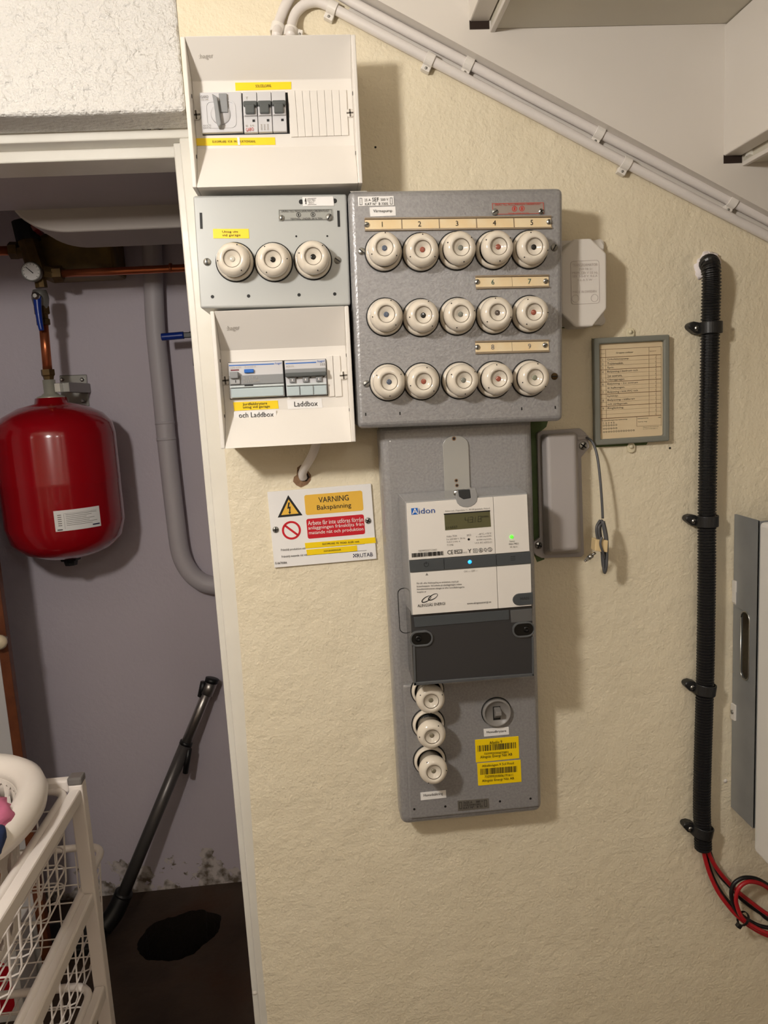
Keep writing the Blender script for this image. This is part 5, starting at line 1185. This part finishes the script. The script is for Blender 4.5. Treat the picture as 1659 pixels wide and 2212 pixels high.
# ------------------------------------------------------------------ alcove: duct housing
YD = 0.47
yb2 = YD+0.16
lx = at(20, 425, YD).x; zb3 = at(250, 497, YD).z; zt3 = zc+0.02
rad_x = at(150, 500, YD).x-lx; rad_z = zt3-zb3
prof = [(AX1-0.01, zt3), (lx-0.01, zt3)]
for k in range(1, 13):
    a = math.pi/2*k/12; prof.append((lx+rad_x*(1-math.cos(a))*1.0, zt3-(rad_z)*math.sin(a)))
prof.append((AX1-0.01, zb3))
dh = MB().prism(prof, YD, yb2).build('duct_housing', mat('white_duct_paint', (172, 164, 158), 0.6), None, 0.006, 3)
tag(dh, 'white duct housing with rounded corner under the alcove ceiling', 'duct')

# ------------------------------------------------------------------ alcove: expansion vessel
YT = YB-0.20
tc_ = at(132, 1040, YT)
ev = thing('expansion_vessel', 'red enamelled expansion vessel hanging on the alcove wall', 'expansion vessel', (tc_.x, YT, 0))
ztop = at(108, 868, YT).z; zbot_ = at(150, 1203, YT).z; Rt = (at(262, 1040, YT)-at(5, 1040, YT)).length/2*0.985
Ht = ztop-zbot_
pr = [(0.0, zbot_), (Rt*0.45, zbot_+0.006), (Rt*0.75, zbot_+0.024), (Rt*0.93, zbot_+0.052), (Rt, zbot_+0.095), (Rt, zbot_+Ht*0.5-0.004), (Rt*1.006, zbot_+Ht*0.5), (Rt, zbot_+Ht*0.5+0.004), (Rt, ztop-0.088), (Rt*0.965, ztop-0.060), (Rt*0.82, ztop-0.034), (Rt*0.55, ztop-0.013), (Rt*0.28, ztop-0.004), (Rt*0.26, ztop+0.010), (0, ztop+0.010)]
MB().lathe(pr, 48, axis='z').build('vessel_body', TANKRED, ev)
MB().lathe([(0.0, zbot_-0.022), (0.016, zbot_-0.022), (0.019, zbot_-0.010), (0.026, zbot_-0.008), (0.030, zbot_+0.004), (0.0, zbot_+0.004)], 8, axis='z', smooth=False).build('air_valve_cap', BLKP, ev)
MB().lathe([(0.0, ztop+0.008), (0.034, ztop+0.008), (0.034, ztop+0.013), (0.022, ztop+0.017), (0.020, ztop+0.020), (0.0155, ztop+0.022), (0.0155, ztop+0.056), (0.0, ztop+0.056)], 28, axis='z').build('neck', mat('zinc_neck', (196, 194, 178), 0.3, 0.35), ev)
MB().lathe([(0.0, ztop+0.056), (0.0125, ztop+0.056), (0.014, ztop+0.064), (0.017, ztop+0.068), (0.017, ztop+0.082), (0.0, ztop+0.082)], 6, axis='z', smooth=False).build('hex_nut', BRASS, ev)
# curved data label on the vessel
def vessel_label(u0, u1, v0, v1):
    """label patch wrapped on the cylinder"""
    def ang(u, v):
        d = (IX*((u-CX)/F)+IY*((v-CY)/F)+fw); ox, oy = CAM.x-tc_.x, CAM.y-YT; rr = Rt+0.0006
        A = d.x**2+d.y**2; B = 2*(ox*d.x+oy*d.y); C__ = ox*ox+oy*oy-rr*rr; t = (-B-math.sqrt(B*B-4*A*C__))/(2*A); p = CAM+d*t
        return math.atan2(p.y-YT, p.x-tc_.x), p.z
    a0, za = ang(u0, (v0+v1)/2); a1, zb__ = ang(u1, (v0+v1)/2); ztp = ang((u0+u1)/2, v0)[1]; zbt = ang((u0+u1)/2, v1)[1]
    def wrap(name, s0, s1, t0, t1, M, par, rr):
        n = 14; v_ = []
        for (rad_) in (rr, rr+0.0004):
            for k in range(n+1):
                a = a0+(a1-a0)*(s0+(s1-s0)*k/n)
                for t in (t0, t1): v_.append((rad_*math.cos(a), rad_*math.sin(a), ztp+(zbt-ztp)*t))
        f_ = []; m_ = 2*(n+1)
        for k in range(n): f_ += [(2*k, 2*k+2, 2*k+3, 2*k+1), (m_+2*k, m_+2*k+1, m_+2*k+3, m_+2*k+2), (2*k, m_+2*k, m_+2*k+2, 2*k+2), (2*k+1, 2*k+3, m_+2*k+3, m_+2*k+1)]
        f_ += [(0, 1, m_+1, m_), (2*n, m_+2*n, m_+2*n+1, 2*n+1)]
        return MB().add(v_, f_).build(name, M, par)
    L0 = wrap('data_label', 0, 1, 0, 1, WLAB, ev, Rt+0.0002)
    for k in range(7): wrap('printed_line', 0.24, 0.92-0.06*((k*37) % 5), 0.22+0.085*k, 0.24+0.085*k, GINK, L0, Rt+0.0004)
    for k in range(6): wrap('printed_line', 0.07, 0.15, 0.20+0.10*k, 0.24+0.10*k, GINK, L0, Rt+0.0004)
    wrap('printed_mark', 0.80, 0.97, 0.83, 0.89, NAVY, L0, Rt+0.0004); wrap('printed_mark', 0.04, 0.15, 0.90, 0.95, INK, L0, Rt+0.0004)
    wrap('printed_line', 0.20, 0.205, 0.2, 0.9, GINK, L0, Rt+0.0004); wrap('printed_line', 0.20, 0.93, 0.165, 0.175, GINK, L0, Rt+0.0004)
vessel_label(117, 217, 1099, 1144)
# wall bracket
bk = thing('vessel_bracket', 'grey steel wall bracket with bolts beside the vessel neck', 'bracket', (0, 0, 0))
q4 = [at(u, v, YB-0.004) for u, v in ((128, 811), (187, 809), (193, 877), (134, 880))]
MB().prism([(p.x, p.z) for p in q4], YB-0.0005, YB-0.005).build('bracket_plate', DSTEEL, bk, 0.002)
for (u, v) in ((134, 820), (178, 820), (180, 866)):
    p = at(u, v, YB-0.005); MB().lathe([(0.006, 0), (0.006, 0.004), (0.003, 0.006), (0, 0.006)], 6, c=(p.x, YB-0.005, p.z), smooth=False).build('bolt', STEEL, bk)
zz = ztop+0.036
MB().box(tc_.x+0.026, tc_.x+0.046, YT+0.01, YB-0.004, zz-0.014, zz+0.012).build('bracket_arm', DSTEEL, bk, 0.002)
MB().box(tc_.x+0.0155, tc_.x+0.030, YT-0.013, YT+0.010, zz-0.013, zz+0.010).build('clamp', STEEL, bk, 0.001)

# ------------------------------------------------------------------ alcove: water fittings
YV = YT
pc = lambda u, v, y=YV: at(u, v, y)
p0_, p1_ = Vector((tc_.x, YT, ztop+0.080)), pc(97, 697)
p1_ = Vector((tc_.x+ (p1_.x-tc_.x)*0.5, YT, p1_.z))
cp = tag(MB().tube([p0_, p1_], 0.0115, 18).build('riser_pipe', COPPER), 'vertical copper pipe between the red vessel and the blue lever valve', 'pipe')
fx = p1_.x
vt = thing('shutoff_valve', 'nickel shutoff valve with blue lever above the copper pipe', 'valve', (fx, YV, p1_.z))
zv = lambda v: at(97, v, YV).z-p1_.z
MB().lathe([(0.0, zv(702)), (0.017, zv(702)), (0.017, zv(690)), (0.014, zv(688)), (0.014, zv(680)), (0.019, zv(678)), (0.019, zv(662)), (0.0, zv(662))], 6, axis='z', smooth=False).build('compression_nut', BRASS, vt)
MB().lathe([(0.0, zv(672)), (0.016, zv(670)), (0.019, zv(655)), (0.021, zv(645)), (0.019, zv(634)), (0.016, zv(626)), (0.0, zv(624))], 20, axis='z').build('valve_body', DSTEEL, vt)
lv = [at(u, v, YV-0.035)-Vector((fx, YV, p1_.z)) for u, v in ((80, 640), (82, 665), (86, 695), (90, 714))]
MB().tube(smooth(lv, 5), lambda i: 0.0105-0.0003*i, 10).build('lever', BLUELEV, vt)
MB().lathe([(0.010, 0.0), (0.010, 0.006), (0.005, 0.010), (0, 0.010)], 8, c=(lv[0].x, lv[0].y-0.006, lv[0].z), smooth=False).build('lever_nut', STEEL, vt)
MB().tube([Vector((0, 0, zv(645))), lv[0]], 0.007, 10).build('stem', DSTEEL, vt)
mf = thing('valve_manifold', 'dark brass safety valve block with round pressure gauge', 'valve', (fx, YV, at(68, 560, YV).z))
mo = mf.location.copy(); rel = lambda u, v, y=YV: at(u, v, y)-mo
def hexbar(a, b, r, M, name, n=6): MB().tube([a, b], r, n, smooth=False).build(name, M, mf)
hexbar(rel(90, 622), rel(84, 590), 0.0150, BRASS, 'lower_union', 8); hexbar(rel(84, 592), rel(60, 520), 0.026, BRASS, 'valve_block', 8)
hexbar(rel(36, 545), rel(84, 540), 0.016, BRASS, 'left_union', 6); hexbar(rel(22, 541), rel(40, 541), 0.021, BRASS, 'union_nut', 6)
hexbar(rel(80, 585), rel(118, 591), 0.018, BRASS, 'right_union', 8); hexbar(rel(116, 592), rel(135, 591), 0.020, BRASS, 'union_nut', 6)
hexbar(rel(62, 520), rel(52, 478), 0.030, BLKP, 'valve_bonnet', 12); hexbar(rel(58, 500), rel(84, 488), 0.022, mat('dark_red_cap', (120, 20, 26), 0.4), 'red_cap', 12)
gq = rel(68, 587, YV-0.04)
gg = MB().lathe([(0.0, -0.03), (0.012, -0.03), (0.012, -0.012), (0.0235, -0.012), (0.0235, 0.003), (0.0215, 0.005), (0.0205, 0.002), (0, 0.002)], 28, c=gq).build('gauge_case', DSTEEL, mf)
MB().prism(disc(gq.x, gq.z, 0.0203, 28), gq.y-0.0018, gq.y-0.0026).build('gauge_face', WLAB, gg)
MB().prism([(gq.x-0.011, gq.z+0.012), (gq.x-0.012, gq.z+0.011), (gq.x+0.004, gq.z-0.005), (gq.x+0.0055, gq.z-0.0035)], gq.y-0.003, gq.y-0.0036).build('gauge_needle', INK, gg)
fan = MB()
for k in range(11):
    a = math.radians(225-27*k); fan.prism([(gq.x+r_*math.cos(a)+s_*0.0005*math.sin(a), gq.z+r_*math.sin(a)-s_*0.0005*math.cos(a)) for r_, s_ in ((0.0165, -1), (0.0195, -1), (0.0195, 1), (0.0165, 1))], gq.y-0.0026, gq.y-0.0031)
fan.build('gauge_scale', INK, gg)
tag(MB().tube([at(133, 591, YV), at(290, 584, YV), at(520, 573, YV), Vector((AX1, YV, at(520, 573, YV).z))], 0.0098, 14).tube([at(366, 579, YV), at(372, 579, YV)], 0.0122, 14).build('supply_pipe', COPPER), 'horizontal copper pipe running right behind the door frame', 'pipe')
tag(MB().tube([Vector((AX0, YV, at(-160, 546, YV).z)), at(30, 541, YV)], 0.0115, 14).build('supply_pipe', COPPER), 'short horizontal copper pipe at the left picture edge', 'pipe')
# brown-yellow insulated box behind the pipes
bq = at(185, 553, YB-0.10)
tag(MB().box(bq.x-0.12, bq.x+0.085, YB-0.16, YB-0.02, bq.z-0.055, bq.z+0.05).build('brass_filter_block', mat('olive_brass', (122, 96, 40), 0.6, var=(20, 0.6, (60, 46, 26))), None, 0.012, 3), 'dark olive block half hidden behind the horizontal copper pipe', 'fitting')
# painted drain pipe with bend
dp = smooth([at(326, 470, YB-0.035), at(331, 600, YB-0.035), at(336, 710, YB-0.035), at(349, 840, YB-0.035), at(363, 981, YB-0.035), at(379, 1120, YB-0.035), at(389, 1190, YB-0.035), at(403, 1225, YB-0.035), at(425, 1250, YB-0.035), at(455, 1263, YB-0.035), at(520, 1266, YB-0.035), at(620, 1262, YB-0.035), Vector((AX1, YB-0.035, at(620, 1262, YB-0.035).z))], 8)
dpt = thing('drain_pipe', 'grey painted drain pipe bending right on the alcove wall', 'pipe', (0, 0, 0))
MB().tube(dp, 0.0265, 22).build('pipe_run', GREYPIPE, dpt)
for (u, v) in ((356, 910), (359, 945)):
    MB().tube([at(u, v, YB-0.035), at(u+0.7, v+6, YB-0.035)], 0.0275, 22).build('pipe_collar', GREYPIPE, dpt)
# second blue lever valve by the jamb
v2 = thing('lever_valve', 'blue lever valve with steel stem beside the door jamb', 'valve', at(405, 727, YB-0.14))
o2 = v2.location.copy(); r2_ = lambda u, v, y=YB-0.14: at(u, v, y)-o2
MB().tube(smooth([r2_(349, 728), r2_(362, 727), r2_(380, 725.5), r2_(397, 724)], 4), 0.0098, 10).build('lever_grip', BLUELEV, v2)
MB().box(*sorted((r2_(396, 724).x, r2_(414, 724).x)), -0.004, 0.004, r2_(400, 730).z, r2_(400, 718).z).build('lever_arm', BLKP, v2, 0.002)
MB().tube([r2_(414, 722), r2_(414, 722, YB-0.06)], 0.009, 10).build('stem', STEEL, v2)
MB().tube([r2_(425, 670, YB-0.05), r2_(432, 790, YB-0.05)], 0.019, 12).build('valve_body', DSTEEL, v2)

# ------------------------------------------------------------------ alcove: white cupboard edge with brown wooden strip
YW = 0.80
xs0, xs1 = at(31, 1620, YW).x, at(52, 1620, YW).x
cb = thing('cupboard_door', 'white cupboard door with brown wooden edge strip at left edge', 'door', ((xs0+xs1)/2, YW, 0))
wb = xs1-xs0
MB().box(-wb/2, wb/2, -0.012, 0.012, 0.02, at(0, 900, YW).z).build('wooden_edge_strip', DARKWOOD, cb, 0.002)
MB().box(AX0+0.002-cb.location.x, -wb/2-0.0006, -0.010, 0.012, 0.02, at(0, 900, YW).z).build('door_panel', mat('cupboard_white', (206, 204, 204), 0.5), cb, 0.001)
kp = at(4, 1383, YW-0.03)-cb.location
MB().lathe([(0.006, -0.020), (0.006, 0.0), (0.016, 0.006), (0.019, 0.016), (0.014, 0.026), (0, 0.030)], 20, c=(kp.x, kp.y+0.0, kp.z)).build('knob', mat('cream_knob', (226, 208, 176), 0.3), cb)

# ------------------------------------------------------------------ vacuum cleaner tube leaning in the alcove
pt, pm, pb = at(459, 1468, YB-0.045), at(402, 1607, 0), None
pb = atz(262, 1942, 0.09)
def on_line(v_):                                 # point of the tube at image row v_
    lo, hi = 0.0, 1.0
    for _ in range(40):
        md = (lo+hi)/2; q_ = pt.lerp(pb, md)-CAM
        vv = CY+F*q_.dot(IY)/q_.dot(fw)
        if vv < v_: lo = md
        else: hi = md
    return pt.lerp(pb, (lo+hi)/2)
vc = thing('vacuum_tube', 'telescopic steel vacuum cleaner tube leaning on the alcove wall', 'vacuum tube', (pb.x, pb.y, 0))
ov = vc.location.copy()
MB().tube([on_line(1472)-ov, on_line(1610)-ov], 0.0150, 18).build('upper_tube', CHROME, vc)
MB().tube([on_line(1472)-ov, on_line(1500)-ov], 0.0185, 18).build('upper_socket', CHROME, vc)
MB().tube([on_line(1604)-ov, pb-ov], 0.0180, 18).build('lower_tube', GUNMET, vc)
MB().tube([on_line(1602)-ov, on_line(1609)-ov], 0.0192, 18).build('locking_collar', BLKP, vc)
d_ = (pt-pb).normalized()
MB().tube([on_line(1468)-ov+Vector((0, 0, 0.004)), on_line(1474)-ov], 0.0200, 18).build('top_ring', BLKP, vc)
q_ = on_line(1480)-ov; MB().tube([q_+Vector((-0.017, -0.006, 0.014)), q_+Vector((-0.030, -0.006, -0.030))], 0.0095, 10).build('release_latch', BLKP, vc)
q_ = on_line(1625)-ov; MB().tube([q_+Vector((0.022, -0.006, 0.012)), q_+Vector((0.004, -0.006, -0.062))], 0.0085, 10).build('slide_button', BLKP, vc)
nk = atz(222, 2005, 0.045)
MB().tube(smooth([pb-ov+(pt-pb)*0.03, pb-ov, (pb*0.45+nk*0.55)-ov+Vector((0.006, 0, 0)), nk-ov], 5), lambda i: 0.0265, 16).build('elbow', BLKP, vc)
nz = atz(165, 2040, 0.0)-ov
MB().prismx([(-0.07, 0.004), (0.07, 0.004), (0.07, 0.03), (0.03, 0.05), (-0.07, 0.035)], nz.x-0.10, nz.x+0.085).build('floor_nozzle', BLKP, vc, 0.008, 3)
for o in list(vc.children):
    if o.name.startswith('floor_nozzle'):
        o.location = (0, nz.y, 0)

# ------------------------------------------------------------------ detergent box behind the drawers
dq_ = atz(20, 2150, 0.05)
db = thing('detergent_box', 'red and white carton standing behind the wire baskets', 'box', (dq_.x-0.03, dq_.y+0.02, 0))
MB().box(-0.09, 0.075, -0.05, 0.05, 0.0, 0.24).build('carton', WLAB, db, 0.002)
MB().prism(rrect(-0.07, 0.055, 0.02, 0.17, 0.03), -0.0504, -0.0512).build('red_print', REDP, db)

# ------------------------------------------------------------------ wire drawer unit
EY = 0.0
eP = at(166, 1690, EY); PW = 0.0205
ef = thing('drawer_frame', 'white steel drawer frame with wire baskets in the lower left corner', 'drawer unit', (eP.x, EY, 0))
o0e = ef.location.copy()
DEP, WID = 0.56, 0.46
ztE = eP.z
def bar(mb, a, b, wx, wz):
    """square section bar along y (a,b are (x,y,z))"""
    mb.box(a[0]-wx/2, a[0]+wx/2, min(a[1], b[1]), max(a[1], b[1]), a[2]-wz/2, a[2]+wz/2)
for (x, y) in ((0, 0), (-WID, 0), (0, -DEP), (-WID, -DEP)):
    MB().box(x-PW/2, x+PW/2, y-PW/2, y+PW/2, 0.0, ztE).build('post', ELFA, ef, 0.002)
    MB().box(x-PW/2-0.0006, x+PW/2+0.0006, y-PW/2-0.0006, y+PW/2+0.0006, ztE, ztE+0.012).build('post_cap', mat('grey_cap', (112, 108, 106), 0.3), ef, 0.003)
for y in (0, -DEP):
    MB().box(-WID+PW/2, -PW/2, y-0.008, y+0.008, ztE-0.012, ztE+0.008).build('cross_bar', ELFA, ef, 0.003)
zr = [at(163, 1712, EY).z, at(186, 1935, EY).z, at(209, 2133, EY).z]
sp_ = (zr[0]-zr[2])/2
zr += [zr[2]-sp_, zr[2]-2*sp_]
for z in zr:
    if z < 0.06: continue
    for x in (0, -WID):
        MB().box(x-0.008, x+0.008, -DEP+PW/2, -PW/2, z-0.011, z+0.011).build('runner', ELFA, ef, 0.003)
def wire_basket(z, h, yoff, lb):
    t = thing('wire_basket', lb, 'basket', (o0e.x-WID/2, -DEP/2+yoff, z), 'white wire baskets in the drawer frame')
    X, Y = WID/2-0.018, DEP/2-0.004
    rim = [Vector((x, y, 0.004)) for x, y in rrect(-X-0.006, X+0.006, -Y, Y, 0.03, 5)]; rim.append(rim[0]); rim.append(rim[1])
    MB().tube(rim, 0.0062, 8, cap=False).build('rim', ELFA, t)
    wr = 0.0013
    xb, yb = X-0.010, Y-0.012
    side, end, bot = MB(), MB(), MB()
    n_ = 15; m_ = 12
    rc_ = 0.014
    for k in range(n_+1):                       # wires across: down one side, along the bottom, up the other side
        y = -yb+2*yb*k/n_
        path = [Vector((X, y, 0)), Vector((xb, y, -h+rc_)), Vector((xb-0.004, y, -h+0.004)), Vector((xb-rc_, y, -h)), Vector((-xb+rc_, y, -h)), Vector((-xb+0.004, y, -h+0.004)), Vector((-xb, y, -h+rc_)), Vector((-X, y, 0))]
        side.tube(path, wr, 5, smooth=False)
    for k in range(1, m_):
        x = -xb+2*xb*k/m_
        path = [Vector((x, Y, 0)), Vector((x, yb, -h+rc_)), Vector((x, yb-rc_, -h-0.0032)), Vector((x, -yb+rc_, -h-0.0032)), Vector((x, -yb, -h+rc_)), Vector((x, -Y, 0))]
        end.tube(path, wr, 5, smooth=False)
    nr = max(2, int(round(h/0.031)))
    for k in range(1, nr+1):
        f_ = k/nr*0.93; xx = X+(xb-X)*f_+0.0015; yy = Y+(yb-Y)*f_+0.0015
        ring = [Vector((x, y, -h*f_)) for x, y in rrect(-xx, xx, -yy, yy, 0.02, 3)]; ring.append(ring[0])
        bot.tube(ring, wr, 5, cap=False, smooth=False)
    side.build('cross_wires', ELFA, t); end.build('long_wires', ELFA, t); bot.build('ring_wires', ELFA, t)
    return t
wire_basket(zr[0]+0.004, 0.150, 0.0, 'top white wire basket, holding the plastic laundry basket')
wire_basket(zr[1]+0.004, 0.165, 0.128, 'middle white wire basket, its rim poking out past the post')
wire_basket(zr[2]+0.004, 0.165, 0.0, 'lowest visible white wire basket in the drawer frame')

# ------------------------------------------------------------------ laundry basket standing in the top basket
rz_ = 0.992
ax_, ay_ = 0.142, 0.166
YLB = -0.142
cl = Vector((-0.548, YLB, rz_))
lbk = thing('laundry_basket', 'white oval plastic laundry basket with holes, full of clothes', 'laundry basket', (cl.x, YLB, zr[0]-0.140))
zr_ = rz_-(zr[0]-0.140)
N = 56; rim = []
def oval(a, sx, sy, p=2.15):
    c, s = math.cos(a), math.sin(a); return (sx*math.copysign(abs(c)**(2/p), c), sy*math.copysign(abs(s)**(2/p), s))
prf = [(-0.040, -0.020), (-0.037, 0.000), (-0.026, 0.011), (-0.013, 0.012), (-0.003, 0.004), (0.001, -0.010), (-0.002, -0.024), (-0.006, -0.023), (-0.003, -0.010), (-0.006, 0.000), (-0.014, 0.008), (-0.025, 0.007), (-0.033, -0.002), (-0.036, -0.020)]
v_ = []; f_ = []
for k in range(N):
    a = 2*math.pi*k/N
    for (dr, dz_) in prf:
        x, y = oval(a, ax_+dr, ay_+dr); v_.append((x, y, zr_+dz_))
npf = len(prf)
for k in range(N):
    for j in range(npf): f_.append((k*npf+j, k*npf+(j+1) % npf, ((k+1) % N)*npf+(j+1) % npf, ((k+1) % N)*npf+j))
MB().add(v_, f_, True).build('rim', BASKET, lbk)
# perforated side wall: each cell is a square ring around an oval hole
wall = MB(); NU, NV = 26, 4
zw1, zw0 = zr_-0.012, 0.010
def sp(u, t):
    a = 2*math.pi*u/NU; k = 1-0.16*t
    x, y = oval(a, (ax_-0.038)*k, (ay_-0.038)*k); return Vector((x, y, zw1+(zw0-zw1)*t))
for i in range(NU):
    for j in range(NV):
        sh = 0.5 if j % 2 else 0.0
        out = []; inn = []
        for k in range(8):
            a = math.pi/4*k; c, s = math.cos(a), math.sin(a); m_ = max(abs(c), abs(s))
            out.append(sp(i+sh+0.5+0.5*c/m_, (j+0.5+0.5*s/m_)/NV)); inn.append(sp(i+sh+0.5+0.30*c, (j+0.5+0.36*s)/NV))
        wall.add(out+inn, [(k, (k+1) % 8, 8+(k+1) % 8, 8+k) for k in range(8)])
wo = wall.build('perforated_wall', BASKET, lbk)
cv = []
for k in range(NU*2):
    for (rr_, zz_) in ((0.0355, zr_-0.004), (0.0365, zr_-0.045), (0.0385, zr_-0.045), (0.0375, zr_-0.004)):
        x, y = oval(2*math.pi*k/(NU*2), ax_-rr_, ay_-rr_); cv.append((x, y, zz_))
MB().add(cv, [(k*4+j, k*4+(j+1) % 4, ((k+1) % (NU*2))*4+(j+1) % 4, ((k+1) % (NU*2))*4+j) for k in range(NU*2) for j in range(4)], True).build('collar', BASKET, lbk)
sd = wo.modifiers.new('solid', 'SOLIDIFY'); sd.thickness = 0.0025; sd.offset = 0
bt = [sp(k/2, 1.0) for k in range(NU*2)]
MB().add([(p.x, p.y, 0.010) for p in bt]+[(p.x, p.y, 0.005) for p in bt], [tuple(range(NU*2)), tuple(range(NU*4-1, NU*2-1, -1))]+[(k, (k+1) % (NU*2), NU*2+(k+1) % (NU*2), NU*2+k) for k in range(NU*2)]).build('bottom', BASKET, lbk)
bz = lbk.location.z
gx, gz = cl.x, bz
pk = at(2, 1768, -0.19)
tag(blob('garment', (pk.x-0.034, pk.y, pk.z-0.012), 0.046, 0.055, 0.034, PINKC, 1.7, 0.18), 'crumpled pink garment on top of the laundry', 'clothing')
pk = at(-10, 1806, -0.225)
tag(blob('garment', (pk.x-0.036, pk.y, pk.z-0.008), 0.044, 0.040, 0.028, BLUEC, 4.7, 0.16), 'dark blue garment below the pink one in the laundry', 'clothing')
tag(blob('garment', (gx, YLB+0.01, bz+0.060), 0.070, 0.09, 0.035, ORANGEC, 9.2, 0.2), 'orange brown garment seen through the laundry basket holes', 'clothing')
tag(blob('garment', (gx-0.01, YLB, bz+0.130), 0.070, 0.09, 0.030, mat('dark_cloth', (46, 44, 50), 0.85), 6.1, 0.2), 'dark grey garment in the middle of the laundry basket', 'clothing')

flush_text()
